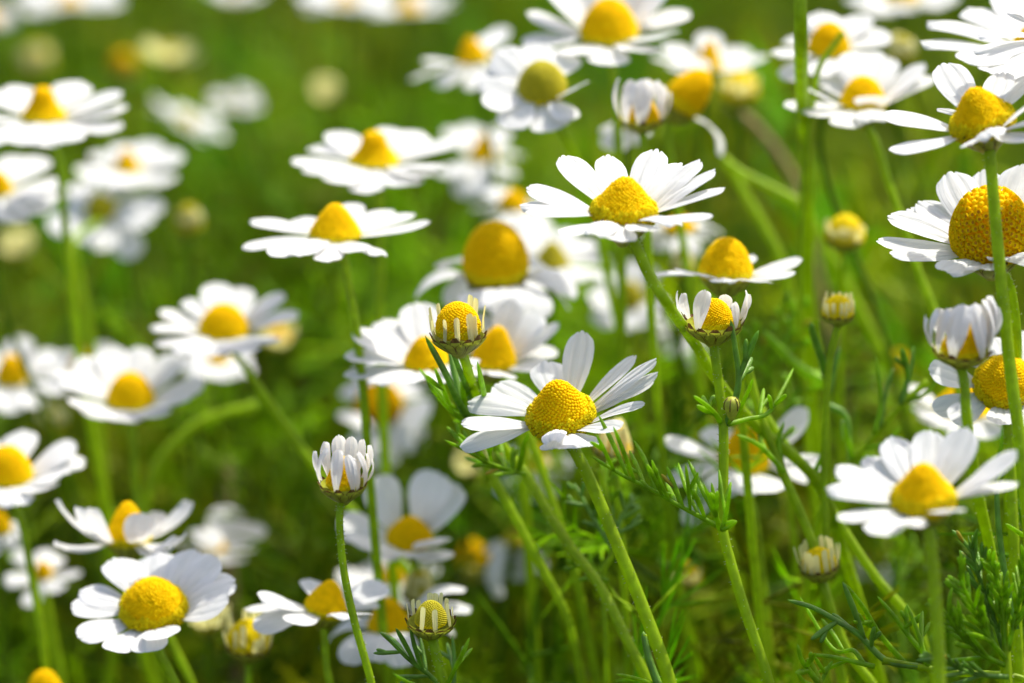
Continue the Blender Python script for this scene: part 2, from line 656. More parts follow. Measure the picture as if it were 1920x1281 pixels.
def leaf(root, path, d, tips=(), auto=0, w=9.0, mat='leaf', reach=70, spread=1.0, seed=0):
    """Feathery leaf: a rachis through the given points, threads to tips (t, u, v) plus some automatic ones."""
    r = random.Random(seed + int(path[0][0]))
    dd = d if isinstance(d, tuple) else (d, d)
    n = len(path)
    pts = [P(q[0], q[1], dd[0] + (dd[1] - dd[0]) * i / max(1, n - 1)) for i, q in enumerate(path)]
    c = catmull(pts, 6)
    dm = (dd[0] + dd[1]) / 2
    rw = w * .5 * PX * dm
    loc = root.location
    mb = MB()
    N = len(c)
    rad = [rw * (1.15 - .45 * i / (N - 1)) for i in range(N)]
    rad[-2] *= .7
    rad[-1] *= .12
    mb.tube([p - loc for p in c], rad, 7, 0)

    def at(t):
        x = t * (N - 1)
        i = min(int(x), N - 2)
        return c[i].lerp(c[i + 1], x - i), (c[i + 1] - c[i]).normalized()
    for (t, u, v) in tips:
        p, tg = at(t)
        dq = dd[0] + (dd[1] - dd[0]) * t + r.uniform(-.012, .012)
        e = P(u, v, dq)
        thread(mb, p - loc, e - loc, rw * r.uniform(.85, 1.1), r.uniform(-.05, .05))
        if r.random() < .6 and (e - p).length > 45 * PX:
            m_ = p.lerp(e, r.uniform(.3, .55))
            sd = (e - p).cross(FWD).normalized() * r.choice((-1, 1))
            e2 = m_ + (e - p) * .40 + sd * ((e - p).length * r.uniform(.12, .24))
            thread(mb, m_ - loc, e2 - loc, rw * .85, r.uniform(-.04, .04), mat=1 if r.random() < .12 else 0)
    for i in range(auto):
        t = .15 + .8 * (i + r.random() * .6) / max(1, auto)
        p, tg = at(min(t, .97))
        sd = tg.cross(FWD).normalized() * (1 if i % 2 else -1)
        depth = FWD * r.uniform(-.7, .7)
        L = reach * PX * dm * (1.0 - .55 * t) * r.uniform(.7, 1.15)
        e = p + (tg * r.uniform(.5, .9) + sd * r.uniform(.5, .9) * spread + depth).normalized() * L
        thread(mb, p - loc, e - loc, rw * .9, r.uniform(-.06, .06))
        if r.random() < .75:
            m_ = p.lerp(e, r.uniform(.35, .6))
            e2 = m_ + ((e - p).normalized() + tg * r.uniform(.2, .8) + sd * r.uniform(-.5, .3)
                       + FWD * r.uniform(-.5, .5)).normalized() * L * .5
            thread(mb, m_ - loc, e2 - loc, rw * .8, r.uniform(-.05, .05), mat=1 if r.random() < .08 else 0)
    return child("leaf", mb.mesh("leaf", [M[mat], M["tip"]]), root)


FLOWERS = {}


def head(name, label, u, v, d, dw, prof='cone', hr=.6, kind='mid', lean=(0, 0), R=150, tips=(), n=0, w=None,
         petal='open', e=8, stem=None, sw=20, cup=.45, cupw=None, cat='chamomile flower', group=None, ring=.84,
         e_jit=10):
    """One chamomile: stem, cup, disc and petals, each petal a mesh of its own. Sizes are in photograph pixels."""
    c = P(u, v, d)
    S = PX * d
    axis = Vector((math.tan(math.radians(lean[0])), -math.tan(math.radians(lean[1])), 1)).normalized()
    ax = (RIGHT - axis * RIGHT.dot(axis)).normalized()
    ay = axis.cross(ax)
    basis = Matrix((ax, ay, axis)).transposed().to_4x4()
    cupw = cupw or dw * .92
    cdepth = cup * cupw * S
    pts = build_stem(None, c - axis * (cdepth * .95), axis, stem, d, sw)
    root = bpy.data.objects.new(name, None)
    col.objects.link(root)
    root.empty_display_size = .01
    root.location = (pts[-1].x, pts[-1].y, 0)
    tag(root, label, cat, group)
    tube_stem(root, pts, sw * S * ((1.0 if d < 1.03 else .86) if stem else .75), 'stem' if stem else 'stem_shaded', d < 1.025)  # stems without a path get the colour with shade painted in
    rot = Matrix.Rotation(rnd.uniform(0, 6.28), 4, 'Z')
    ds = dw * S
    child("disc", disc_mesh(prof, hr, kind), root, Matrix.Translation(c) @ basis @ rot @ Matrix.Diagonal((ds, ds, ds, 1)))
    cs = cupw * S
    child("calyx", calyx_mesh(cup), root,
          Matrix.Translation(c - axis * (.05 * ds)) @ basis @ rot @ Matrix.Diagonal((cs, cs, cs, 1)))
    RR = R * S
    w = w or R * .30
    wk = (1.30 if d > 1.03 else 1.10) if petal in ('open', 'droop') else 1.0
    ends = []
    for tp in tips:
        tw = tp[2] if len(tp) > 2 and tp[2] else w
        ray = (P(tp[0], tp[1], d) - CAM).normalized()
        if len(tp) > 3:
            q = P(tp[0], tp[1], d - tp[3] * PX / D0)
        else:
            oc = CAM - c
            b = ray.dot(oc)
            disc = b * b - (oc.length_squared - RR * RR)
            if disc <= 0:
                q = CAM + ray * (-b)
            else:
                best = None
                for sg in (-1, 1):
                    qq = CAM + ray * (-b + sg * math.sqrt(disc))
                    el = math.degrees(math.asin(max(-1, min(1, (qq - c).normalized().dot(axis)))))
                    if best is None or abs(el - e) < best[0]:
                        best = (abs(el - e), qq)
                q = best[1]
        ends.append((q, tw))
    off = rnd.uniform(0, 6.28)
    for i in range(n):
        an = off + 2 * math.pi * (i + rnd.uniform(-.25, .25)) / n
        el = math.radians(e + rnd.uniform(-e_jit, e_jit))
        rad = ax * math.cos(an) + ay * math.sin(an)
        ends.append((c + (rad * math.cos(el) + axis * math.sin(el)) * (RR * rnd.uniform(.86, 1.05)), w * rnd.uniform(.85, 1.12)))
    for i, (q, tw) in enumerate(ends):
        rel = q - c
        rad = rel - axis * rel.dot(axis)
        rad = rad.normalized() if rad.length > 1e-7 else ax
        tang = axis.cross(rad)
        lay = rnd.uniform(-.035, .035)
        br = .485 * cs if (petal in ('cup', 'quill', 'creamcup') and cat == 'chamomile bud') else ring * .5 * ds
        base = c + rad * br + axis * (ds * (lay - .03))
        xd = q - base
        L = xd.length
        xd.normalize()
        yd = (tang - xd * tang.dot(xd)).normalized()
        zd = xd.cross(yd)
        roll = rnd.uniform(-.16, .16)
        yd, zd = yd * math.cos(roll) + zd * math.sin(roll), zd * math.cos(roll) - yd * math.sin(roll)
        mt = Matrix((xd * L, yd * (tw * wk * S), zd * L)).transposed().to_4x4()
        mt.translation = base
        child("petal", rnd.choice(PETALS[petal]), root, mt)
    FLOWERS[label] = root
    return root



G1 = 'open chamomile flowers of the meadow'
G2 = 'closed and half open chamomile heads'


def flower(label, *a, **k):
    k.setdefault('group', G1)
    return head('chamomile_flower', label, *a, **k)


def bud(label, *a, **k):
    k.setdefault('group', G2)
    k.setdefault('cat', 'chamomile bud')
    k.setdefault('petal', 'creamcup')
    return head('chamomile_bud', label, *a, **k)


# ------------------------------------------------------------------ the setting
def build_ground():
    N = 60
    vs, fs = [], []
    rg = random.Random(2)
    xs = [math.copysign(abs(t) ** 3 * 60, t) for t in np.linspace(-1, 1, N)]
    for y in xs:
        for x in xs:
            near = max(0, 1 - math.hypot(x, y) / 8)
            vs.append((x, y + 1.0, -.004 - .010 * near * rg.random()))
    for i in range(N - 1):
        for j in range(N - 1):
            fs.append((i * N + j, i * N + j + 1, (i + 1) * N + j + 1, (i + 1) * N + j))
    mb = MB()
    mb.add(vs, fs)
    o = bpy.data.objects.new("ground", mb.mesh("ground", [ground_material()]))
    col.objects.link(o)
    o['kind'] = 'structure'
    o['label'] = 'dark soil under the meadow plants'
    o['category'] = 'ground'


build_ground()


def build_mass():
    """The feathery green growth between and behind the flowers: nobody could count its threads."""
    rs = np.random.RandomState(12)
    rp = random.Random(12)
    A, B, R_, T_ = [], [], [], []      # threads as start, end, radius, tint

    def put(a, b, r, t):
        A.append(a); B.append(b); R_.append(r); T_.append(t)

    def nrm(v):
        return v / (np.linalg.norm(v) + 1e-12)

    def frond(p, dvec, L, tint, r0=.00050):
        dvec = nrm(dvec)
        side = nrm(np.cross(dvec, rs.normal(size=3)))
        up = np.cross(side, dvec)
        bend = rs.normal(size=3) * .15
        prev = p
        NS = 5
        for i in range(NS):
            q = (i + 1) / NS
            nx = p + dvec * L * q + bend * L * q * q
            put(prev, nx, r0 * (1 - .4 * q), tint)
            for s in (-1, 1):
                for rep in range(2):
                    if rs.rand() < .12:
                        continue
                    l = L * (.42 - .22 * abs(q - .45)) * rs.uniform(.6, 1.15)
                    dv = nrm(dvec * rs.uniform(.4, 1.0) + side * s * rs.uniform(.5, 1.0) + up * rs.uniform(-.6, .7))
                    st = prev + (nx - prev) * rs.rand()
                    put(st, st + dv * l, r0 * .85, tint)
                    if rs.rand() < .5:
                        dv2 = nrm(dv + side * s * rs.uniform(-.5, .5) + up * rs.uniform(-.6, .6) + dvec * .4)
                        m_ = st + dv * l * .5
                        put(m_, m_ + dv2 * l * .5, r0 * .75, tint)
            prev = nx
    spots = []
    for c_ in range(135):
        y = .50 + 1.75 * rp.random() ** 1.2
        x = rp.uniform(-1, 1) * (.115 * y + .06)
        if x < .01:
            y = max(y, .68 + .1 * rp.random())
        hc = rp.choice((.12, .15, .18, .20, .215, .225)) * rp.uniform(.95, 1.05)
        tone = rp.random()
        for k in range(rp.choice((2, 3, 4, 5))):
            spots.append((x + rp.gauss(0, .016), y + rp.gauss(0, .02), hc * rp.uniform(.86, 1.05), tone))
    for c_ in range(60):                       # taller growth near the focus plane on the right
        y = rp.uniform(.565, .74)
        spots.append((rp.uniform(-.025, .105), y, rp.uniform(.19, .262) * (1 - .25 * max(0, (.60 - y) / .05)), rp.uniform(.02, .9)))
    for c_ in range(80):                       # low undergrowth that closes the gaps
        y = rp.uniform(.62, 1.15)
        spots.append((rp.uniform(-.1, 1) * (.10 * y + .03), y, rp.uniform(.12, .205), rp.uniform(.31, .8)))
    for c_ in range(40):
        y = rp.uniform(.68, .90)
        spots.append((rp.uniform(-.11, .02), y, rp.uniform(.18, .225), rp.uniform(.02, .8)))
    for c_ in range(46):                       # fine threads just behind the focus plane
        y = rp.uniform(.505, .60)
        x = rp.uniform(.006, .066)
        spots.append((x, y, rp.uniform(.215, .25) + .55 * max(0, x - .012) * rp.uniform(.6, 1.0), rp.uniform(.05, .9)))
    for c_ in range(16):
        spots.append((rp.uniform(-.014, .012), rp.uniform(.53, .62), rp.uniform(.19, .235), rp.uniform(.05, .9)))
    for (x, y, h, tone) in spots:
        base_t = tone
        g = np.array([rp.uniform(.75, 1.35), rp.uniform(.8, 1.2), rp.uniform(.6, 1.6)])
        if base_t < .16:
            g = np.array([1.75, 1.75, 1.0])                                      # bright lime plants
        elif base_t < .30:
            g = np.array([rp.uniform(1.4, 1.9), rp.uniform(1.1, 1.35), .8])     # yellower plants
        elif base_t > .95:
            g = np.array([1.05, 1.1, 30.])                                         # bluish plants, tint boosted to imitate pale glints on leaves
        g = g * math.exp(rp.gauss(0, .32))
        near = y < .60
        ln = np.array([rp.gauss(.0, .16), rp.gauss(0, .16), 1.0])
        p = np.array([x, y, 0.0])
        K = 7
        for s in range(rp.choice((1, 2, 2, 3))):
            l2 = ln + np.array([rp.gauss(0, .22), rp.gauss(0, .22), 0])
            q = p.copy()
            for i in range(K):
                nx = p + nrm(l2) * h * (i + 1) / K + rs.normal(size=3) * .002
                put(q, nx, (.00048 if near else .00078) - .00004 * i, g * np.array([1.25, 1.15, 1.0]))
                q = nx
                if i >= 1:
                    for f in range((0, 1, 1, 2, 3, 3, 3)[i]):
                        az = rp.uniform(0, 6.28)
                        dv = np.array([math.cos(az), math.sin(az), rp.uniform(.25, 1.4)])
                        frond(q, dv, rp.uniform(.016, .034) if near else rp.uniform(.024, .055), g, .00030 if near else .00050)
    A_, B_ = np.array(A), np.array(B)
    r = np.array(R_)
    t = np.array(T_)
    # growth leaning in front of the flowers in focus is left out
    mid = (A_ + B_) / 2
    dep = (mid - np.array(CAM)) @ np.array(FWD) / D0
    keep = (dep > 1.17) | ((mid[:, 0] > -.004) & (dep > 1.04))
    A_, B_, r, t = A_[keep], B_[keep], r[keep], t[keep]
    n = len(A_)
    dv = B_ - A_
    dv /= np.linalg.norm(dv, axis=1)[:, None] + 1e-12
    ref = rs.normal(size=(n, 3))
    a = np.cross(dv, ref)
    a /= np.linalg.norm(a, axis=1)[:, None] + 1e-12
    b = np.cross(dv, a)
    rings = []
    for (q, k) in ((0, .8), (.6, 1.0), (1.0, .35)):
        c = A_ + (B_ - A_) * q
        for j in range(3):
            an = 2 * math.pi * j / 3
            rings.append(c + (a * math.cos(an) + b * math.sin(an)) * (r * k)[:, None])
    V = np.stack(rings, axis=1).reshape(-1, 3)
    quad = []
    for i in range(2):
        for j in range(3):
            j2 = (j + 1) % 3
            quad.append((i * 3 + j, i * 3 + j2, (i + 1) * 3 + j2, (i + 1) * 3 + j))
    quad = np.array(quad)
    F = (quad[None] + (np.arange(n) * 9)[:, None, None]).reshape(-1, 4)
    me = bpy.data.meshes.new("meadow_foliage")
    me.vertices.add(len(V))
    me.vertices.foreach_set("co", V.astype(np.float32).ravel())
    me.loops.add(F.size)
    me.loops.foreach_set("vertex_index", F.astype(np.int32).ravel())
    me.polygons.add(len(F))
    me.polygons.foreach_set("loop_start", np.arange(0, F.size, 4, dtype=np.int32))
    me.polygons.foreach_set("use_smooth", np.ones(len(F), dtype=bool))
    me.update(calc_edges=True)
    at = me.attributes.new("tint", 'FLOAT_COLOR', 'POINT')
    C4 = np.ones((len(V), 4), dtype=np.float32)
    C4[:, :3] = np.repeat(t, 9, axis=0)
    at.data.foreach_set("color", C4.ravel())
    me.materials.append(M['mass'])
    o = bpy.data.objects.new("meadow_foliage", me)
    col.objects.link(o)
    tag(o, 'feathery green chamomile foliage filling the meadow behind the flowers', 'foliage', kind='stuff')
    print("mass threads", n)


build_mass()


# ------------------------------------------------------------------ flowers in focus
f_main = flower('sharp white flower in the middle with one petal standing upright behind its cone',
    1052, 783, 1.008, 122, 'cone', .66, 'mid', (-7, 17), R=190, w=56, sw=23,
    tips=[(1092, 620, 54), (1021, 676, 62), (928, 720, 56), (877, 753, 58), (864, 795, 52), (862, 838, 44),
          (1034, 826, 42), (1042, 842, 60), (1098, 838, 70), (1160, 806, 56), (1209, 760, 40), (1226, 716, 30), (1234, 698, 28),
          (1231, 672, 30), (1193, 666, 36)],
    stem=[(1077, 845), (1110, 910), (1160, 1030), (1207, 1145), (1257, 1285)])
flower('sharp wide open white flower on a bare stem above the low side view flower',
    1170, 400, .98, 120, 'cone', .58, 'mid', (2, 3), R=192, w=58, sw=20,
    tips=[(1055, 291, 64), (1140, 290, 58), (1232, 279, 60), (1278, 305), (1312, 299), (1341, 317), (1360, 352, 56),
          (1336, 407, 44), (1271, 420, 44), (1219, 432, 54), (1160, 452, 58), (1111, 439, 50), (1052, 441, 44),
          (984, 399, 48), (974, 385, 44), (987, 352, 56)],
    stem=[(1190, 455), (1215, 510), (1255, 575), (1300, 640, 1.02), (1350, 720, 1.03), (1420, 800, 1.04), (1530, 900, 1.05)])
flower('sharp white flower at the right edge tilted left with a petal pointing straight left',
    1843, 232, .975, 118, 'cone', .62, 'mid', (-17, 8), R=190, w=54, sw=22,
    tips=[(1768, 118, 68), (1655, 215, 74), (1668, 283, 76), (1757, 203, 18), (1862, 254, 52), (1815, 272, 40),
          (1880, 135, 56), (1925, 140, 56), (1950, 180, 56), (1960, 220, 56), (1930, 262, 56)],
    stem=[(1856, 290), (1865, 400), (1878, 540), (1895, 700), (1915, 850), (1930, 1000)])
flower('large flower cut by the right edge with a tall honeycomb cone behind the green stem',
    1858, 462, 1.0, 130, 'egg', .88, 'old', (-4, 14), R=205, w=62, sw=22,
    tips=[(1664, 405, 60), (1700, 392, 50), (1722, 377, 56), (1643, 452, 56), (1668, 476, 50), (1780, 322, 74),
          (1845, 318, 70), (1920, 308, 74), (1985, 350, 70), (1840, 505, 60), (1890, 485, 54), (1770, 508, 60), (1960, 490, 60), (2030, 430, 60)],
    stem=[(1890, 530, 1.01), (1905, 640, 1.02), (1900, 760, 1.03)])
flower('shaded bluish white flower facing the camera low at the right edge behind the green stem',
    1882, 722, 1.02, 108, 'dome', .55, 'mid', (0, 38), R=150, w=52, sw=20,
    tips=[(1741, 692, 56), (1750, 770, 50), (1782, 788, 46), (1872, 796, 44), (1852, 632, 56), (1790, 640, 50), (1925, 620, 60),
          (1990, 660, 56), (2020, 720, 56), (1990, 780, 56), (1930, 800, 50)],
    stem=[(1890, 800), (1895, 900), (1900, 1000)])
flower('nearest flower of all, big and slightly blurred, on an upright stem at the lower right',
    1731, 940, .935, 116, 'cone', .66, 'mid', (-2, 7), R=185, w=62, sw=24,
    tips=[(1672, 818, 64), (1745, 806, 62), (1815, 802, 64), (1907, 845, 66), (1909, 905, 44), (1625, 855, 58), (1568, 874, 58),
          (1549, 916, 58), (1573, 975, 56), (1630, 1000, 54), (1790, 958, 58), (1700, 985, 56)],
    stem=[(1742, 1000), (1750, 1080), (1757, 1180), (1760, 1285)])
flower('low flat flower seen from the side with a tall golden cone and thin level petals',
    1361, 514, 1.05, 98, 'dome', .70, 'gold', (2, -6), R=145, w=40, sw=18,
    tips=[(1227, 518, 44), (1300, 512, 40), (1354, 528, 40), (1364, 528, 40), (1505, 486, 46), (1490, 514, 42), (1412, 478, 24),
          (1440, 528, 40), (1270, 505, 36)],
    stem=[(1368, 545), (1375, 600), (1385, 680)])

b_half = bud('half open head with a few upright white rays and brown edged green bracts',
    1338, 604, 1.0, 74, 'dome', .60, 'gold', (0, 0), R=80, petal='cup', cupw=106, cup=.36, sw=18, ring=1.02,
    tips=[(1269, 546, 40, 14), (1278, 550, 34, -20), (1322, 543, 36, 44), (1361, 552, 28, -40), (1378, 566, 30, 42), (1400, 544, 32, 20), (1407, 552, 26, -8)],
    stem=[(1341, 670), (1350, 740), (1356, 800), (1356, 900), (1354, 985), (1370, 1055), (1400, 1155), (1443, 1285)])
b_quill = bud('yellow domed head with short cream quills just above the flower with the upright petal',
    860, 628, 1.0, 82, 'egg', .76, 'gold', (-3, -4), R=60, petal='quill', cupw=98, cup=.34, sw=19, ring=1.0,
    tips=[(806, 588, 9, 6), (807, 575, 9, -14), (822, 568, 10, -34), (881, 552, 12, -38), (891, 558, 12, -34), (910, 572, 10, -10),
          (833, 599, 10, 46), (856, 596, 11, 54), (880, 588, 14, 50), (890, 592, 10, 42), (812, 600, 9, 26), (905, 590, 9, 18)],
    stem=[(870, 670, 1.005), (882, 710, 1.018), (895, 750, 1.03), (915, 790, 1.04), (945, 840, 1.045), (985, 890, 1.045), (1060, 1012, 1.04), (1125, 1100, 1.035), (1175, 1200, 1.03), (1217, 1285, 1.03)])
bud('small round pale bud with a yellow crown right of the side view flower',
    1571, 588, 1.045, 58, 'dome', .60, 'lemon', (0, 2), R=46, w=9, n=15, e=46, e_jit=6, petal='quill', cupw=60, cup=.34, sw=15, ring=1.1,
    stem=[(1563, 640), (1553, 700), (1547, 800), (1545, 900), (1548, 1000)])
bud('tight white brush of upright petals close to the right edge on a thin green stem',
    1803, 655, .965, 74, 'cone', .85, 'gold', (3, 4), R=110, petal='cup', w=34, cupw=104, cup=.30, sw=20, ring=1.02,
    tips=[(1734, 592, 44, 16), (1757, 580, 44, 36), (1776, 578, 40, 44), (1806, 570, 44, 50), (1828, 568, 46, 48), (1848, 562, 44, 36),
          (1860, 555, 44, 16), (1872, 575, 40, -8), (1756, 578, 40, -30), (1783, 577, 40, -48), (1812, 572, 42, -50), (1840, 570, 40, -40),
          (1866, 566, 38, 4)],
    stem=[(1808, 720), (1814, 800), (1835, 930, .975), (1858, 1040, .985), (1880, 1180, .99)])
bud('tight cup of short white petals on a thin curving stem left of centre',
    643, 905, .99, 62, 'cone', .85, 'gold', (-2, 3), R=95, petal='cup', w=25, cupw=86, cup=.40, sw=14, ring=1.0,
    tips=[(587, 846, 22, 6), (607, 828, 27, -12), (635, 815, 29, -36), (660, 818, 26, -42), (682, 823, 22, -32), (696, 834, 18, -14),
          (634, 842, 25, 42), (672, 846, 22, 36), (662, 858, 22, 44), (699, 861, 22, 16), (612, 838, 23, 32), (652, 852, 22, 46), (690, 850, 18, 4)],
    stem=[(637, 960), (638, 1010), (647, 1085), (667, 1175), (697, 1285)])
b_low = bud('green budding head with stubby cream quills at the bottom centre',
    808, 1164, 1.0, 60, 'dome', .66, 'young', (0, 4), R=50, petal='quill', cupw=88, cup=.36, sw=19, ring=1.04,
    tips=[(762, 1132, 10, 4), (775, 1123, 11, -16), (784, 1125, 10, -26), (806, 1111, 12, -36), (816, 1112, 12, -38), (828, 1111, 9, -30),
          (838, 1121, 10, -18), (793, 1138, 11, 46), (815, 1143, 11, 48), (838, 1131, 11, 34), (848, 1138, 10, 6)],
    stem=[(815, 1215), (822, 1245), (832, 1285)])
bud('small yellow crowned bud with curled cream rays leaning left at the lower right',
    1536, 1060, 1.04, 64, 'dome', .55, 'lemon', (-8, 6), R=58, w=12, n=15, e=50, e_jit=6, petal='quill', cupw=72, cup=.42, sw=19, ring=1.06,
    stem=[(1552, 1120), (1568, 1170), (1595, 1230), (1640, 1290)])
# ------------------------------------------------------------------ flowers a little out of focus
flower('white flower half hidden behind the quilled yellow head, its petals fanned to the left',
    800, 678, 1.065, 82, 'cone', .62, 'gold', (-8, 8), R=152, w=54, sw=18,
    tips=[(781, 567, 60), (719, 598, 56), (700, 606, 40), (661, 618, 58), (645, 668, 46), (644, 704, 42), (700, 720, 50), (770, 718, 50),
          (830, 600, 54), (890, 690, 50), (850, 715, 50)],
    stem=[(822, 725), (868, 800), (930, 905), (1008, 1050), (1060, 1150)])
flower('white flower with a wide golden cone immediately right of the quilled yellow head',
    925, 678, 1.075, 84, 'cone', .85, 'gold', (9, 6), R=128, w=50, sw=18,
    tips=[(1048, 606, 44), (1012, 588, 58), (1045, 657, 50), (1020, 690, 44), (944, 706, 46), (902, 588, 54), (885, 600, 40), (870, 640, 50),
          (860, 700, 46), (960, 560, 40)],
    stem=[(960, 750), (1005, 850), (1045, 970), (1080, 1080)])
flower('drooping flower with a very tall egg shaped orange yellow cone behind the centre',
    930, 515, 1.10, 120, 'egg', .88, 'gold', (-1, 10), R=160, w=62, sw=20, petal='droop', e=-22,
    tips=[(777, 556, 58), (832, 503, 54), (950, 596, 64), (890, 580, 60), (1067, 579, 64), (1084, 548, 56), (1015, 598, 62), (850, 570, 56),
          (1040, 520, 50)],
    stem=[(950, 620), (965, 720), (975, 800)])
flower('broad coned white flower, lower of the stacked pair left of the tall cone',
    629, 440, 1.065, 95, 'cone', .62, 'gold', (0, -2), R=176, w=44, sw=18,
    tips=[(470, 412, 46), (454, 465, 36), (506, 479, 44), (611, 491, 42), (717, 478, 36), (680, 470, 40), (807, 416, 42), (776, 400, 46),
          (736, 394, 46), (664, 380, 44), (560, 409, 44), (555, 480, 44)],
    stem=[(645, 480), (655, 540), (667, 610), (680, 720)])
flower('white flower with a hat shaped yellow cone, upper of the stacked pair left of centre',
    702, 303, 1.12, 90, 'hat', .64, 'gold', (0, 2), R=160, w=60, sw=20,
    tips=[(548, 306), (588, 275), (630, 246), (736, 240, 44), (792, 247), (857, 268, 44), (831, 312), (770, 347), (686, 363, 54), (622, 342),
          (575, 325), (810, 330)],
    stem=[(712, 370), (714, 480), (712, 600), (716, 720)])
flower('white flower with rounded petals on a long stem slanting to the lower right',
    420, 622, 1.125, 92, 'dome', .58, 'gold', (1, 4), R=142, w=44, sw=17,
    tips=[(403, 530, 48), (458, 538, 46), (530, 548, 46), (560, 586, 46), (353, 560, 44), (303, 581, 44), (281, 614, 40), (293, 648, 42), (335, 664, 44),
          (402, 667, 44), (470, 660, 44), (520, 640, 44)],
    stem=[(440, 662), (490, 732), (560, 832), (622, 912), (700, 1000), (780, 1090)])
f22 = flower('white flower with one petal curled up before its cone, in the left edge cluster',
    245, 752, 1.13, 86, 'dome', .66, 'gold', (0, 6), R=142, w=54, sw=18,
    tips=[(202, 646), (258, 650), (330, 662), (384, 716), (350, 752), (108, 702), (133, 757), (230, 790), (300, 782), (165, 780), (150, 670)],
    stem=[(250, 830), (255, 920), (270, 1020)])
flower('blurred flower with a small orange cone tucked behind the curled petal flower at the left',
    155, 692, 1.25, 52, 'cone', .75, 'gold', (0, 2), R=92, w=34, n=12, sw=14)
flower('blurred flower cut by the left edge, round orange centre with petals on its right',
    22, 712, 1.2, 58, 'dome', .85, 'gold', (0, 6), R=112, w=44, sw=16,
    tips=[(100, 655), (125, 690), (122, 735), (70, 765), (20, 775), (-40, 760), (-80, 710), (-40, 650), (40, 630)])
flower('white flower cut by the left edge above the cupped flower, with a large yellow centre',
    15, 895, 1.1, 92, 'dome', .68, 'gold', (0, 7), R=142, w=56, sw=18,
    tips=[(43, 806), (142, 830), (160, 862), (92, 916), (30, 948), (-40, 945), (-110, 900), (-110, 850), (-50, 810), (120, 890)],
    stem=[(40, 980), (60, 1080), (80, 1200)])
flower('orange cone cut by the left edge, just under a flower with a large centre',
    -2, 990, 1.14, 48, 'cone', .8, 'gold', (0, 10), R=62, w=26, n=9, e=-35, petal='droop', sw=15)
flower('cup shaped white flower with petals raised around its yellow cone near the lower left',
    240, 1012, 1.075, 84, 'cone', .85, 'gold', (0, -9), R=150, w=58, sw=18, e=25, petal='cup',
    tips=[(103, 938, 40), (142, 950, 40), (168, 952, 62, 70), (266, 962, 60, 80), (361, 941, 60), (100, 1022, 36), (340, 1005, 60), (315, 1030, 50),
          (225, 975, 50, -90), (300, 960, 50, -80)],
    stem=[(285, 1110, 1.09), (320, 1200, 1.09), (362, 1290, 1.09)])
flower('white flower with a big round yellow centre and ragged front petals at the bottom left',
    288, 1146, 1.04, 120, 'dome', .56, 'mid', (-2, 17), R=160, w=60, sw=21,
    tips=[(213, 1046, 62), (298, 1036, 70), (365, 1030, 60), (407, 1043, 54), (441, 1086, 60), (428, 1130, 54), (308, 1198, 56), (278, 1223, 54),
          (208, 1221, 50), (145, 1195, 50), (134, 1132, 56), (150, 1107, 50)],
    stem=[(300, 1225), (315, 1255), (335, 1300)])
flower('blurred flower with two long upswept petals behind the cup shaped flower',
    402, 1032, 1.19, 50, 'cone', .6, 'gold', (6, 0), R=120, w=54, sw=16, e=25,
    tips=[(432, 950, 54), (494, 980, 44), (380, 990, 46), (440, 1055, 50), (345, 1020, 50), (470, 1030, 44)])
flower('white flower with two broad upright petals and a flat yellow centre',
    768, 1010, 1.10, 86, 'cone', .55, 'gold', (4, 16), R=132, w=66, sw=18,
    tips=[(633, 978, 66), (660, 1018, 60), (706, 893, 66), (820, 884, 72), (862, 910, 60), (824, 1008, 54), (772, 1046, 50), (832, 1050, 54), (700, 1040, 50)],
    stem=[(790, 1090), (810, 1180), (830, 1290)])
flower('white flower leaning right with long petals to its left, behind the thin curving stem',
    610, 1142, 1.05, 80, 'cone', .72, 'gold', (13, 0), R=145, w=46, sw=17,
    tips=[(484, 1117, 48), (458, 1142, 34), (476, 1180, 50), (545, 1168, 44), (700, 1125, 50), (725, 1095, 50), (660, 1160, 44), (580, 1085, 40), (690, 1150, 40)],
    stem=[(608, 1190), (612, 1250), (622, 1300)])
flower('blurred white flower with a small orange centre above the green quilled head',
    738, 1085, 1.18, 48, 'dome', .8, 'gold', (0, 12), R=110, w=52, sw=15,
    tips=[(632, 1085), (655, 1120), (678, 1062), (700, 1130), (730, 1030), (820, 1060), (800, 1130)])
flower('drooping flower with a wide yellow cone directly left of the green quilled head',
    730, 1175, 1.085, 80, 'cone', .72, 'gold', (0, 2), R=150, w=52, sw=17, e=-15, petal='droop',
    tips=[(606, 1214, 50), (648, 1245, 50), (755, 1252, 56), (885, 1140, 54), (874, 1104, 52), (845, 1190, 50), (655, 1180, 44), (700, 1240, 44)])
bud('olive blurred head with pale stub rays just behind the green quilled head',
    785, 1110, 1.1, 52, 'dome', .8, 'young', (0, 4), R=46, petal='quill', w=13, n=13, e=70, cupw=60, cup=.4, sw=14, ring=1.1)
bud('yellow bud with pale ragged rays under the long left petals at the bottom',
    465, 1208, 1.07, 80, 'dome', .60, 'lemon', (4, 6), R=70, w=13, n=14, e=46, e_jit=12, petal='quill', cupw=84, cup=.36, sw=17, ring=1.04,
    stem=[(466, 1255), (466, 1295)])
bud('blurred round golden head between the flat yellow centre and the hanging white petals',
    886, 1055, 1.24, 58, 'dome', .8, 'gold', (0, 8), R=36, w=14, n=10, e=-40, sw=15, stem=[(888, 1110), (890, 1180)])
bud('tiny blurred yellow bud right below the round golden head',
    882, 1082, 1.2, 26, 'dome', .8, 'young', (0, 5), R=20, w=9, n=9, e=70, sw=9)
flower('blurred white petals hanging down behind the left of the long slanting stems',
    962, 1015, 1.17, 46, 'cone', .5, 'young', (8, -12), R=98, w=54, sw=15, e=-55, petal='droop',
    tips=[(1006, 1072, 58), (965, 1090, 54), (930, 1122, 44), (925, 1040, 40), (985, 1060, 50)])
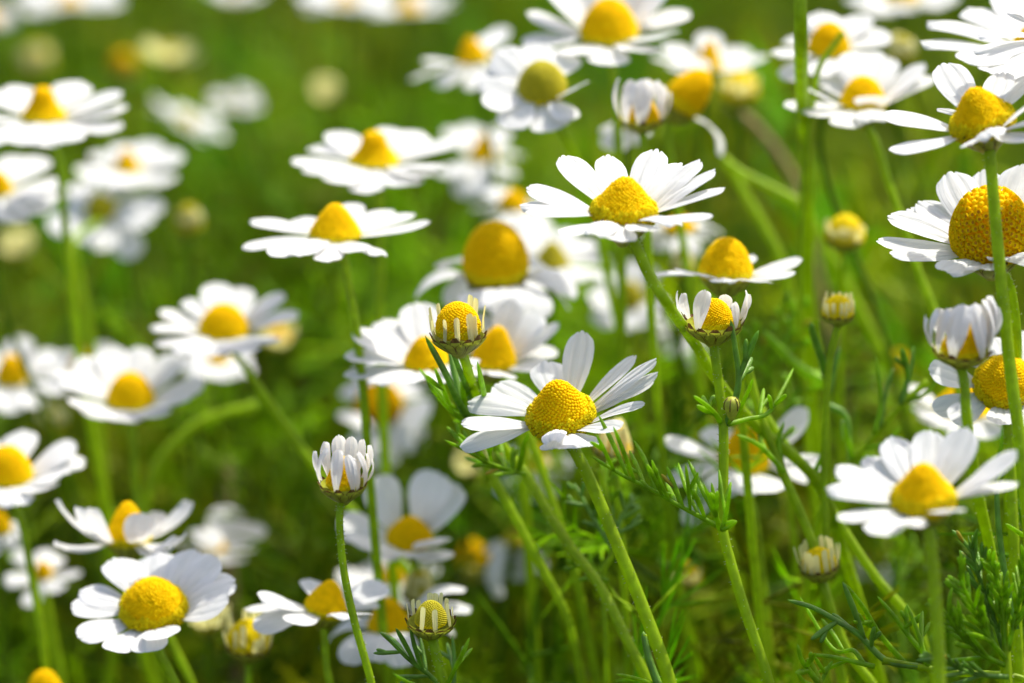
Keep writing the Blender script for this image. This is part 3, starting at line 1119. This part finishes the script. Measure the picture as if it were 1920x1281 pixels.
flower('blurred flower hanging towards the camera with an olive brown centre above the tight white cup',
    712, 762, 1.2, 78, 'egg', .55, 'old', (-4, 44), R=118, w=48, sw=16,
    tips=[(655, 722), (650, 790), (672, 855), (722, 880), (790, 840), (806, 775), (790, 720), (730, 690), (690, 680)])
flower('orange coned flower crossed by green stems in the lower right',
    1395, 865, 1.085, 92, 'cone', 1.0, 'gold', (10, 10), R=150, w=56, sw=18, e=-5,
    tips=[(1245, 822, 62), (1252, 904, 54), (1282, 984, 50), (1345, 925, 54), (1385, 925, 54), (1452, 924, 58), (1512, 892, 54), (1550, 868, 50),
          (1514, 766, 50), (1330, 800, 50)],
    stem=[(1410, 950), (1425, 1050), (1440, 1200)])
flower('large flower at the top centre with a big orange yellow cone cut by the frame',
    1143, 66, 1.115, 106, 'dome', .66, 'gold', (-2, 4), R=165, w=66, sw=19,
    tips=[(989, 22, 60), (1020, -40), (978, 76, 56), (1060, 102, 60), (1140, 122, 62), (1215, 98, 60), (1262, 62, 60), (1292, 20, 60), (1250, -50),
          (1180, -70), (1100, -70)],
    stem=[(1150, 150), (1158, 250), (1165, 400)])
flower('flower with a round olive yellow centre and one creamy petal hanging below it, top centre',
    1017, 165, 1.09, 90, 'dome', .62, 'young', (-3, 26), R=122, w=58, sw=18,
    tips=[(898, 150, 56), (906, 196, 50), (950, 240, 56), (1036, 246, 60), (1072, 225, 40), (1005, 80, 54), (930, 96, 56), (1090, 160, 50), (1070, 100, 50)],
    stem=[(1060, 260, 1.12), (1110, 380, 1.13)])
flower('blurred flower at the top with petals to the left of its brown orange centre',
    888, 112, 1.21, 58, 'cone', .75, 'gold', (-12, 0), R=122, w=50, sw=15,
    tips=[(766, 150, 44), (800, 118, 48), (830, 165, 44), (930, 60, 40), (945, 50, 40), (900, 165, 44), (990, 130, 44)])
bud('half open white head with upright petals beside the bent orange cone, top centre',
    1203, 222, 1.075, 66, 'cone', .72, 'gold', (2, 0), R=96, petal='cup', w=32, cupw=82, cup=.28, sw=17, ring=1.0,
    tips=[(1158, 146, 34, 20), (1186, 152, 38, 44), (1206, 148, 38, 46), (1232, 150, 38, 36), (1258, 172, 26, 10), (1180, 150, 30, -30), (1215, 148, 30, -34), (1245, 160, 28, -22)],
    stem=[(1207, 265), (1210, 350), (1215, 460)])
flower('blurred white petals hanging below the half open white head at the top centre',
    1172, 232, 1.14, 40, 'cone', .5, 'young', (-8, 0), R=60, w=44, sw=14, e=-45, petal='droop',
    tips=[(1152, 284, 46), (1136, 246, 36), (1188, 272, 34), (1210, 255, 30)])
flower('old orange cone bent over to the right with one pale petal trailing below',
    1272, 200, 1.12, 74, 'egg', 1.15, 'gold', (38, 0), R=140, w=36, sw=17, e=-70, petal='droop',
    tips=[(1352, 294, 30)],
    stem=[(1250, 250), (1262, 330), (1275, 420), (1290, 520)])
flower('blurred flower whose orange centre is half covered by a shaded front petal',
    1328, 128, 1.19, 52, 'cone', 1.0, 'gold', (4, -4), R=110, w=52, sw=15,
    tips=[(1250, 82, 54), (1222, 108, 50), (1393, 88, 56), (1440, 106, 44), (1290, 108, 60, 70), (1330, 60, 40), (1400, 130, 40), (1260, 130, 44)])
flower('white flower with a thin green leaf thread across its centre at the top right',
    1554, 92, 1.115, 76, 'dome', .70, 'gold', (0, 12), R=126, w=50, sw=17,
    tips=[(1536, 22, 50), (1580, 34, 40), (1622, 27, 52), (1668, 62, 56), (1650, 112, 48), (1478, 70, 44), (1450, 102, 44), (1470, 150, 46), (1535, 142, 44), (1600, 150, 44)])
flower('white flower with a petal curled up against its cone, beside the thick straight stem',
    1618, 198, 1.09, 84, 'dome', .66, 'gold', (0, -2), R=152, w=52, sw=17, e=14,
    tips=[(1600, 96, 54), (1665, 107, 52), (1732, 118, 50), (1752, 145, 44), (1546, 138, 54), (1470, 198, 48), (1512, 214, 46), (1580, 238, 50),
          (1640, 180, 56, 60), (1640, 226, 50), (1500, 160, 44)],
    stem=[(1640, 260), (1662, 330), (1690, 410), (1722, 510), (1750, 580), (1790, 700)])
bud('blurred yellow green bud between two white flowers at the top right',
    1690, 102, 1.2, 52, 'dome', .7, 'young', (0, 8), R=40, w=14, n=12, e=60, sw=12)
bud('pale blurred round bud right of the bent orange cone',
    1386, 175, 1.22, 70, 'dome', .6, 'lemon', (0, 4), R=50, w=14, n=14, e=40, petal='quill', sw=13)
flower('large white flower in the top right corner with long petals reaching left',
    1945, 95, 1.045, 100, 'cone', .6, 'gold', (0, 5), R=220, w=66, sw=20,
    tips=[(1725, 78, 62), (1738, 40, 60), (1814, 14, 66), (1800, 112, 56), (1880, -25, 60), (1850, 135, 54), (1960, -40, 60), (2060, 20, 60), (2120, 90, 60),
          (2040, 150, 60), (1930, 165, 60)],
    stem=[(1960, 200), (1975, 400)])
flower('nearer white flower cut by the top right corner, its petals overlapping the long reaching ones',
    1985, 70, .985, 90, 'cone', .6, 'gold', (0, 5), R=165, w=48, sw=20,
    tips=[(1828, 66, 46), (1822, 96, 40), (1905, -5, 40), (1885, 22, 40), (1850, 110, 44), (1895, 130, 50), (2080, 10, 50), (2140, 80, 50), (2050, 140, 50)],
    stem=[(1995, 180), (2005, 400)])
flower('blurred white flower hanging over the top edge at the upper right',
    1690, -2, 1.25, 62, 'cone', .6, 'gold', (0, 4), R=108, w=42, n=13, sw=15)
flower('thick straight stem coming down from above the frame before white petals, upper right',
    1496, -130, 1.04, 110, 'cone', .6, 'gold', (0, 4), R=170, w=56, n=15, sw=29,
    stem=[(1499, -60), (1501, 60), (1503, 160, 1.07), (1508, 260, 1.10), (1512, 380, 1.12)])
# ------------------------------------------------------------------ far out of focus
flower('blurred white flower with a sharp topped orange cone at the upper left edge',
    82, 220, 1.14, 82, 'hat', .70, 'gold', (0, 1), R=156, w=58, sw=18,
    tips=[(153, 153), (228, 172), (240, 200), (229, 240), (135, 266), (40, 272), (-40, 270), (-75, 225), (-20, 170), (30, 160), (80, 275)],
    stem=[(110, 300), (120, 400), (130, 500)])
flower('white flower cut by the left edge with four rounded petals fanned to the right',
    -6, 358, 1.16, 56, 'dome', .7, 'gold', (0, 8), R=132, w=56, sw=17,
    tips=[(40, 292), (86, 296), (124, 342), (84, 400), (30, 418), (-40, 410), (-110, 370), (-80, 310), (110, 375)])
flower('blurred white flower with a small orange centre right of the four petal fan',
    238, 318, 1.25, 50, 'cone', .8, 'gold', (0, 4), R=108, w=52, sw=16,
    tips=[(148, 325), (188, 285), (288, 264), (345, 292), (322, 340), (240, 350), (190, 345), (240, 270)])
flower('blurred flower with an olive centre facing the camera, right below the four petal fan',
    190, 396, 1.24, 56, 'dome', .7, 'young', (-10, 30), R=112, w=44, sw=16,
    tips=[(92, 430), (105, 395), (308, 384), (288, 415), (257, 482), (150, 455), (200, 470), (140, 345), (230, 340)],
    stem=[(140, 450, 1.2), (152, 530, 1.2), (172, 640, 1.2), (182, 720, 1.2)])
bud('blurred yellow button bud on the dark green left of the stacked pair', 355, 420, 1.24, 52, 'dome', .75, 'young', (0, 6), R=36, w=13, n=12, e=60, sw=13)
flower('blurred cream flower seen edge on, slanting down to the right in the upper left',
    348, 232, 1.38, 34, 'dome', .6, 'young', (24, -6), R=84, w=34, n=13, sw=13)
flower('dim whitish blurred flower right of the slanting cream one', 440, 195, 1.45, 26, 'dome', .5, 'young', (0, 10), R=52, w=24, n=11, sw=11)
bud('faint cream blurred bud in the upper left middle', 608, 182, 1.45, 34, 'dome', .5, 'young', (0, 5), R=38, w=16, n=12, e=55, sw=10)
bud('large cream blurred bud in the upper left', 318, 110, 1.42, 50, 'dome', .5, 'young', (8, -10), R=64, w=28, n=14, e=24, cup=.5, sw=14)
bud('blurred olive yellow bud near the left edge at the top', 68, 120, 1.5, 56, 'dome', .7, 'young', (0, 5), R=40, w=16, n=11, e=60, sw=12)
bud('dull orange blurred bud between the large cream bud and the left edge', 232, 128, 1.5, 42, 'dome', .7, 'old', (0, 5), R=26, w=12, n=8, e=-30, sw=12)
flower('blurred white flower across the top left corner edge', 130, 8, 1.42, 44, 'cone', .6, 'gold', (0, 3), R=112, w=42, n=14, sw=14)
flower('blurred white petals in the extreme top left corner', -22, 40, 1.42, 40, 'cone', .6, 'gold', (0, 3), R=60, w=34, n=12, sw=14)
flower('blurred cream flower at the top edge with a tan underside', 440, 4, 1.42, 36, 'cone', .6, 'gold', (0, -14), R=66, w=30, n=12, e=22, sw=13)
flower('left of two blurred white flowers touching at the top edge', 648, 4, 1.42, 40, 'cone', .6, 'gold', (0, 4), R=92, w=38, n=13, sw=14)
flower('right of two blurred white flowers touching at the top edge', 765, 20, 1.40, 46, 'cone', .6, 'gold', (0, -5), R=98, w=42, n=14, sw=14)
flower('blurred flower right of the hat shaped cone, with greyish hanging front petals',
    905, 296, 1.25, 52, 'cone', .85, 'gold', (4, 0), R=104, w=48, sw=15, e=-12,
    tips=[(838, 240, 40), (876, 232, 44), (828, 330, 48), (872, 372, 48), (905, 365, 44), (955, 328, 44), (975, 290, 40), (940, 240, 40)])
flower('blurred flower with an olive cone between the tall cone and the wide open sharp flower',
    1034, 496, 1.17, 66, 'cone', .68, 'young', (2, 4), R=122, w=46, sw=16,
    tips=[(1152, 520, 46), (1092, 528, 50), (1114, 450, 40), (1060, 428, 40), (985, 420, 44), (945, 455, 44), (930, 510, 40), (1000, 545, 40), (1140, 480, 40)])
flower('blurred flower with a yellow tip showing above the tall egg shaped cone',
    962, 386, 1.21, 54, 'dome', .55, 'gold', (0, 6), R=92, w=44, sw=15, e=-18,
    tips=[(925, 410), (960, 430), (1010, 420), (1035, 440), (890, 390), (1040, 390), (920, 350)])
flower('small blurred flower with an olive brown centre below and right of the tall cone',
    1180, 562, 1.21, 52, 'dome', .8, 'young', (0, 26), R=86, w=40, sw=14,
    tips=[(1118, 608), (1166, 620), (1215, 610), (1245, 580), (1128, 525), (1220, 500), (1105, 560), (1180, 490)])
flower('ragged half faded blurred flower with few petals at the lower left edge',
    82, 1078, 1.17, 34, 'dome', .9, 'gold', (0, 16), R=84, w=30, sw=15, e=15,
    tips=[(5, 1092), (52, 1138), (112, 1108), (150, 1078), (108, 1042), (20, 1030), (85, 1030)],
    stem=[(90, 1140), (105, 1220), (120, 1300)])
flower('orange dome just peeping over the bottom left edge', 84, 1302, 1.09, 66, 'dome', .75, 'gold', (0, 4), R=110, w=44, sw=18,
    tips=[(0, 1330), (10, 1360), (80, 1380), (160, 1360), (180, 1325), (150, 1310), (20, 1312)])
bud('cream blur of a bud at the left edge below the four petal fan', 30, 470, 1.35, 50, 'dome', .5, 'young', (0, 4), R=46, w=20, n=13, e=50, sw=13)
bud('cream blurred bud with an orange dot behind the right petals of the rounded petal flower', 520, 640, 1.26, 42, 'dome', .7, 'gold', (0, 8), R=44, w=17, n=13, e=35, sw=13)
flower('white blurred petals showing under the rounded petal flower at the left', 408, 676, 1.22, 42, 'cone', .5, 'gold', (0, 8), R=72, w=40, n=11, e=-10, sw=14)
flower('blurred flower with a broad orange centre behind the shaded bluish flower',
    1805, 768, 1.11, 104, 'cone', .5, 'gold', (4, 0), R=112, w=50, sw=16,
    tips=[(1706, 722, 44), (1702, 750, 50), (1740, 796, 54), (1800, 820, 50), (1862, 822, 50), (1900, 790, 50), (1720, 775, 50)])
bud('orange blur behind the dark leaf threads left of the white brush', 1684, 705, 1.25, 50, 'cone', 1.0, 'gold', (0, 5), R=46, w=20, n=8, e=-30, sw=13)
flower('blurred white petals just left of the half open head with white rays', 1274, 622, 1.2, 36, 'cone', .5, 'young', (6, 0), R=74, w=40, sw=14, e=-40, petal='droop',
    tips=[(1238, 628), (1258, 668), (1295, 692), (1318, 664), (1225, 600), (1310, 620)])
flower('blurred white flower glimpsed between the slanting stems below the centre', 1005, 872, 1.17, 48, 'cone', .9, 'gold', (0, 6), R=92, w=44, sw=14, e=-10,
    tips=[(930, 930), (955, 880), (1000, 950), (1055, 892), (1070, 860), (1030, 935), (960, 840)])
bud('pale cream blurred bud under the left petals of the middle flower', 882, 880, 1.2, 48, 'dome', .5, 'young', (0, 5), R=48, w=20, n=12, e=50, sw=13)
bud('yellow green blurred bud between the wide open flower and the side view cone', 1280, 505, 1.15, 46, 'cone', .95, 'young', (0, 4), R=34, w=12, n=10, e=60, sw=13)
flower('blurred flower half hidden below the right petals of the wide open sharp flower', 1275, 428, 1.16, 62, 'cone', .4, 'gold', (0, 0), R=92, w=44, sw=15, e=-30, petal='droop',
    tips=[(1222, 452), (1238, 470), (1290, 486), (1320, 448), (1345, 435), (1200, 440)])
bud('orange head with pale quills hidden behind leaf threads below the middle flower', 1150, 842, 1.06, 66, 'cone', .72, 'gold', (4, 2), R=60, petal='quill', w=11, n=14, e=72, cupw=74, cup=.4, sw=16, ring=1.05,
    stem=[(1155, 900), (1165, 1000)])
bud('cream blurred bud peeping from under the big round yellow centre flower', 392, 1168, 1.14, 62, 'dome', .5, 'young', (0, 4), R=54, w=20, n=13, e=45, sw=14)
bud('blurred yellowish bud beneath the left edge cluster', 100, 792, 1.24, 50, 'dome', .6, 'young', (0, 5), R=40, w=15, n=11, e=55, sw=13)
flower('greyish blurred petals below the nearest flower at the lower right', 1648, 1050, 1.2, 36, 'dome', .7, 'young', (0, 8), R=56, w=36, n=9, e=-40, petal='droop', sw=14)
bud('small yellowish blurred bud left of the leaning cream rayed bud', 1288, 1086, 1.13, 54, 'dome', .62, 'lemon', (0, 5), R=42, w=11, n=15, e=44, petal='quill', cupw=56, sw=14, stem=[(1290, 1130), (1292, 1200)])
bud('yellow green bud on a thin stem left of the honeycomb cone flower', 1584, 446, 1.12, 72, 'dome', .62, 'lemon', (0, 4), R=48, w=14, n=15, e=38, petal='quill', cupw=74, cup=.3, sw=11,
    stem=[(1580, 500), (1578, 570, 1.13), (1576, 680, 1.14)])

# ------------------------------------------------------------------ leaves in and near the focus plane
# leaf on the stem of the quilled yellow head, below the left petals of the middle flower
leaf(b_quill, [(985, 890), (955, 882), (915, 868), (880, 848), (833, 825)], (1.045, 1.01),
     [(.1, 985, 832), (.12, 992, 812), (.2, 962, 838), (.3, 936, 822), (.3, 930, 848), (.45, 905, 812), (.5, 880, 830), (.55, 868, 806),
      (.6, 858, 812), (.7, 838, 800), (.25, 900, 872), (.4, 870, 858), (.15, 925, 890)], w=9)
leaf(b_quill, [(905, 790), (880, 792), (850, 775), (822, 745), (800, 715)], (1.04, 1.0),
     [(.35, 785, 690), (.5, 815, 690), (.3, 868, 700)], w=10)
leaf(b_quill, [(905, 800), (868, 768), (835, 700), (797, 630)], (1.04, .99), [(.35, 842, 648)], w=15, mat='leafblue')
leaf(b_quill, [(892, 765), (878, 735), (862, 695), (845, 650)], (1.035, 1.0), [], w=12, mat='leafblue')
leaf(b_quill, [(910, 790), (908, 745), (895, 678)], (1.035, 1.0), [], w=12)
leaf(b_quill, [(935, 800), (905, 785), (872, 778), (840, 755)], (1.04, 1.02), [(.5, 850, 790)], w=8)
# leaves on the stem of the half open head: lower node and upper node
leaf(b_half, [(1352, 990), (1318, 972), (1268, 945), (1215, 915), (1165, 890), (1108, 855)], (1.0, .99),
     [(.18, 1295, 915), (.22, 1272, 868), (.35, 1250, 875), (.45, 1222, 862), (.5, 1212, 870), (.55, 1188, 826), (.62, 1180, 845), (.7, 1150, 800),
      (.75, 1122, 778), (.85, 1118, 815), (.4, 1248, 905), (.3, 1285, 870), (.6, 1200, 900)], w=9)
leaf(b_half, [(1350, 992), (1340, 960), (1318, 905)], (.995, .985), [(.2, 1334, 905), (.3, 1290, 862), (.4, 1345, 920)], w=10)
leaf(b_half, [(1355, 992), (1364, 950), (1370, 912)], (.99, .985), [(.3, 1348, 880), (.1, 1382, 978)], w=9)
leaf(b_half, [(1354, 994), (1368, 988), (1382, 978)], (.99, .985), [], w=8)
leaf(b_half, [(1352, 793), (1340, 775), (1322, 758), (1300, 742)], (1.0, .985), [(.3, 1306, 760), (.4, 1318, 742)], w=10)
leaf(b_half, [(1360, 795), (1372, 770), (1385, 715), (1378, 650), (1370, 600, )], (1.0, .995), [(.5, 1410, 670), (.52, 1422, 620)], w=13, mat='leafblue')
leaf(b_half, [(1362, 795), (1385, 770), (1402, 735), (1412, 710)], (1.0, .99), [], w=9)
leaf(b_half, [(1360, 797), (1400, 786), (1440, 775), (1468, 730), (1488, 690)], (1.0, 1.02), [(.4, 1432, 728), (.55, 1440, 740), (.6, 1475, 740)], w=9)
sb = None


def small_bud(root, u, v, d, w, ax=(0, 0, 1)):
    """A closed side bud on a stem."""
    c = P(u, v, d)
    mb = MB()
    S = PX * d
    n = 12
    prof = [(.10, -.95), (.30, -.62), (.47, -.2), (.50, .1), (.43, .38), (.26, .56), (.0, .62)]
    vs, fs = [], []
    for (r, z) in prof:
        for k in range(n):
            an = 2 * math.pi * k / n
            q = 1 + (.06 if k % 2 else -.05)
            vs.append(c - root.location + Vector((r * q * math.cos(an), r * q * math.sin(an), z)) * (w * S))
    for i in range(len(prof) - 1):
        for k in range(n):
            a, b = i * n + k, i * n + (k + 1) % n
            fs.append((a, b, b + n, a + n))
    mb.add(vs, fs, 0)
    for k in range(0, n, 2):
        an = 2 * math.pi * (k + .5) / n
        pp = [c - root.location + Vector((r * 1.04 * math.cos(an), r * 1.04 * math.sin(an), z)) * (w * S) for r, z in prof[2:6]]
        mb.tube(pp, [w * S * .035] * 4, 5, 1)
    return child("side_bud", mb.mesh("side_bud", [M['calyx'], M['rim']]), root)


small_bud(b_half, 1372, 762, .992, 30)
# leaves around the green quilled head at the bottom
leaf(b_low, [(830, 1290), (800, 1262), (765, 1235), (735, 1205), (712, 1185)], (1.01, 1.0),
     [(.3, 770, 1180), (.4, 742, 1178), (.5, 722, 1190), (.25, 788, 1195), (.6, 700, 1225), (.2, 740, 1268)], w=9, mat='leafblue')
leaf(b_low, [(838, 1288), (855, 1250), (872, 1212)], (1.0, .99), [(.3, 880, 1196), (.5, 886, 1215)], w=9)
leaf(b_low, [(850, 1290), (852, 1240), (848, 1192)], (1.02, 1.02), [(.3, 838, 1205)], w=9, mat='leafblue')
leaf(b_low, [(842, 1292), (780, 1285), (735, 1262)], (.99, .98), [], w=8)


def plant(label, path, d, leaves=(), sw=14, cat='leafy shoot', name='chamomile_shoot', mat=None):
    """A shoot without a flower: stem plus leaves."""
    pts = [P(q[0], q[1], q[2] if len(q) > 2 else d) for q in path]
    full = pts + build_stem(None, pts[-2], Vector((0, 0, 1)), [path[-1]], d, sw)[2:]
    root = bpy.data.objects.new(name, None)
    col.objects.link(root)
    root.empty_display_size = .01
    root.location = (full[-1].x, full[-1].y, 0)
    tag(root, label, cat, 'leafy shoots between the flowers')
    st = tube_stem(root, full, sw * PX * d)
    if mat:
        st.data.materials[0] = M[mat]
    for k in leaves:
        leaf(root, *k[0], **k[1])
    return root


plant('sprawling dark green shoot with upright threads at the lower right, under the leaning bud',
      [(1655, 1238), (1720, 1250), (1800, 1262), (1900, 1268), (1960, 1300)], 1.0, [
      (([(1720, 1250), (1660, 1238), (1610, 1190), (1570, 1165), (1525, 1140), (1476, 1125)], (1.0, 1.0)), dict(w=12, mat='leafblue', tips=[
          (.35, 1580, 1092), (.45, 1560, 1150), (.3, 1640, 1175), (.6, 1520, 1200)])),
      (([(1700, 1248), (1650, 1190), (1620, 1140), (1582, 1092)], (1.01, 1.0)), dict(w=10, tips=[(.3, 1622, 1150), (.5, 1600, 1165)])),
      (([(1760, 1256), (1710, 1200), (1680, 1160), (1645, 1118)], (1.01, 1.01)), dict(w=10, tips=[(.4, 1700, 1135), (.5, 1730, 1150)])),
      (([(1740, 1252), (1722, 1190), (1700, 1132)], (1.0, 1.0)), dict(w=10, tips=[(.3, 1730, 1146)])),
      (([(1620, 1245), (1600, 1220), (1560, 1215), (1500, 1120)], (1.0, 1.01)), dict(w=9, tips=[(.5, 1540, 1160)])),
      (([(1640, 1250), (1560, 1232), (1520, 1228)], (1.0, 1.0)), dict(w=9, tips=[(.3, 1530, 1262)])),
      ], sw=13)
plant('thick bushy bright green shoot in the bottom right corner',
      [(1880, 1120), (1885, 1200), (1890, 1290)], .985, [
      (([(1890, 1240), (1850, 1190), (1820, 1130), (1795, 1075)], (.985, .975)), dict(w=9.5, auto=15, reach=105, spread=.45, seed=1)),
      (([(1885, 1230), (1860, 1150), (1835, 1080), (1815, 1005)], (.99, .985)), dict(w=9.5, auto=15, reach=105, spread=.45, seed=2, mat='leafblue')),
      (([(1885, 1220), (1880, 1150), (1870, 1090), (1850, 1040)], (.985, .98)), dict(w=9.5, auto=15, reach=70, spread=.45, seed=3)),
      (([(1888, 1250), (1830, 1220), (1790, 1175), (1768, 1140)], (.985, .975)), dict(w=9.5, auto=14, reach=100, spread=.45, seed=4)),
      (([(1890, 1220), (1905, 1150), (1918, 1090), (1935, 1040)], (.985, .98)), dict(w=9.5, auto=15, reach=105, spread=.45, seed=5)),
      (([(1890, 1270), (1820, 1262), (1775, 1240), (1740, 1215)], (.98, .97)), dict(w=9.5, auto=13, reach=80, spread=.5, seed=6, mat='leafblue')),
      ], sw=15)
plant('single green stem beside the right edge with bluish threads, right of the nearest flower',
      [(1905, 820), (1915, 900), (1925, 1000), (1930, 1100)], 1.0, [
      (([(1905, 1180), (1885, 1080), (1872, 980), (1868, 900)], (1.0, 1.0)), dict(w=13, mat='leafblue', tips=[])),
      (([(1928, 1010), (1905, 995), (1885, 982)], (1.0, .99)), dict(w=9, tips=[])),
      ], sw=15)
plant('blurred leafy shoot climbing to the upper right behind the leaning white petals, right of centre',
      [(1740, 715), (1690, 760), (1650, 805), (1600, 862), (1565, 905), (1540, 960)], 1.06, [
      (([(1650, 805), (1660, 740), (1675, 690)], (1.06, 1.06)), dict(w=10, tips=[], mat='leafblue')),
      (([(1690, 760), (1705, 700), (1713, 650)], (1.06, 1.06)), dict(w=11, tips=[(.4, 1690, 655)], mat='leafblue')),
      (([(1640, 815), (1652, 750), (1642, 668)], (1.05, 1.05)), dict(w=10, tips=[])),
      (([(1600, 862), (1580, 790), (1580, 830)], (1.06, 1.05)), dict(w=9, tips=[])),
      (([(1700, 752), (1740, 735), (1770, 690)], (1.06, 1.06)), dict(w=9, tips=[])),
      (([(1620, 840), (1660, 830), (1690, 800)], (1.06, 1.06)), dict(w=9, tips=[])),
      ], sw=12)
plant('thin shoot with two pale curled leaves beside the small round pale bud',
      [(1530, 600), (1535, 640), (1545, 690), (1550, 760), (1552, 840)], 1.05, [
      (([(1550, 705), (1540, 670), (1526, 630), (1520, 605)], (1.05, 1.04)), dict(w=16, tips=[], mat='leafblue')),
      (([(1552, 740), (1565, 690), (1575, 650)], (1.06, 1.06)), dict(w=12, tips=[], mat='leafblue')),
      (([(1552, 760), (1585, 780), (1592, 840), (1590, 900)], (1.07, 1.07)), dict(w=12, tips=[], mat='leafblue')),
      (([(1552, 720), (1500, 690), (1460, 650), (1430, 620)], (1.09, 1.09)), dict(w=20, tips=[])),
      ], sw=11)
plant('bluish shoot of fine threads between the two slanting stems below the middle flower',
      [(1125, 880), (1140, 950), (1150, 1030), (1130, 1080), (1135, 1180)], 1.045, [
      (([(1150, 1030), (1120, 985), (1095, 940), (1075, 905)], (1.045, 1.05)), dict(w=9, auto=6, reach=60, mat='leafblue')),
      (([(1152, 1020), (1165, 970), (1195, 930)], (1.045, 1.05)), dict(w=9, auto=6, reach=60, mat='leafblue')),
      (([(1140, 1090), (1100, 1070), (1060, 1050)], (1.045, 1.04)), dict(w=8, auto=5, reach=50)),
      (([(1142, 960), (1135, 910), (1140, 862)], (1.045, 1.05)), dict(w=9, auto=5, reach=50)),
      ], sw=11)
plant('bright green shoot of short threads at the bottom right of centre',
      [(1515, 1235), (1530, 1262), (1540, 1290)], .995, [
      (([(1535, 1280), (1515, 1255), (1502, 1235), (1495, 1208)], (.995, .99)), dict(w=11, tips=[(.3, 1492, 1262), (.4, 1530, 1225)])),
      (([(1538, 1285), (1550, 1258), (1562, 1238)], (1.0, 1.0)), dict(w=8, tips=[(.4, 1528, 1232)])),
      (([(1540, 1290), (1510, 1280), (1494, 1262)], (.99, .98)), dict(w=9, tips=[])),
      ], sw=11)
plant('blurred leafy shoot left of the small round pale bud with the yellow crown',
      [(1470, 560), (1460, 640), (1450, 720), (1470, 820)], 1.10, [
      (([(1455, 690), (1480, 620), (1490, 560)], (1.1, 1.1)), dict(w=11, auto=6, reach=70)),
      (([(1455, 720), (1420, 670), (1395, 610)], (1.1, 1.1)), dict(w=11, auto=6, reach=70)),
      (([(1460, 780), (1500, 730), (1520, 690)], (1.1, 1.1)), dict(w=11, auto=6, reach=70)),
      (([(1465, 800), (1410, 780), (1360, 740)], (1.1, 1.1)), dict(w=11, auto=6, reach=70)),
      ], sw=12)
plant('stout green side stem slanting down behind the orange coned flower',
      [(1420, 760), (1470, 830), (1530, 905), (1580, 990), (1640, 1080), (1720, 1180)], 1.055, [
      (([(1520, 895), (1535, 870), (1545, 840)], (1.05, 1.05)), dict(w=10, tips=[])),
      ], sw=16)
plant('stout green stem running down and right across the orange coned flower',
      [(1400, 690), (1430, 790), (1465, 880), (1500, 960), (1530, 1040)], 1.04, [
      (([(1470, 885), (1440, 850), (1415, 830), (1380, 815)], (1.035, 1.03)), dict(w=10, tips=[(.4, 1425, 800)])),
      (([(1468, 880), (1460, 830), (1470, 790)], (1.04, 1.04)), dict(w=10, tips=[(.5, 1490, 800)])),
      ], sw=17)
plant('pale bluish leaf blade with a brown tip standing between the stems at the bottom centre',
      [(1208, 1190), (1215, 1225), (1228, 1260), (1240, 1290)], 1.0, [
      (([(1235, 1285), (1222, 1250), (1212, 1215), (1206, 1184)], (1.0, 1.0)), dict(w=15, mat='leafblue', tips=[])),
      (([(1222, 1283), (1190, 1272), (1155, 1264)], (1.0, .99)), dict(w=9, tips=[])),
      ], sw=8)
plant('broad blurred blade arching to the right above the lower left flowers',
      [(480, 762), (420, 775), (360, 802), (310, 850), (285, 900)], 1.18, [], sw=17)
plant('tan dry blurred stalk standing above the upswept blurred petals',
      [(422, 865), (425, 910), (424, 960)], 1.25, [], sw=24, mat='dry', cat='dry stalk', name='dry_stalk')
plant('brownish dry blurred stalk slanting between the pale round bud and the stems, upper right',
      [(1365, 195), (1420, 240), (1480, 320), (1510, 400)], 1.26, [], sw=15, mat='dry', cat='dry stalk', name='dry_stalk')
plant('yellow green blurred stem slanting right below the trailing pale petal, upper right',
      [(1355, 300), (1400, 330), (1450, 355), (1500, 385)], 1.16, [], sw=17)
plant('blurred green stem falling steeply right of the wide open flower',
      [(1360, 300), (1395, 360), (1430, 420), (1465, 490)], 1.17, [], sw=16)
plant('small leafy thread of green crossing before the yellow centre at the top right',
      [(1580, 62), (1560, 90), (1540, 118), (1530, 150)], 1.085, [], sw=11)
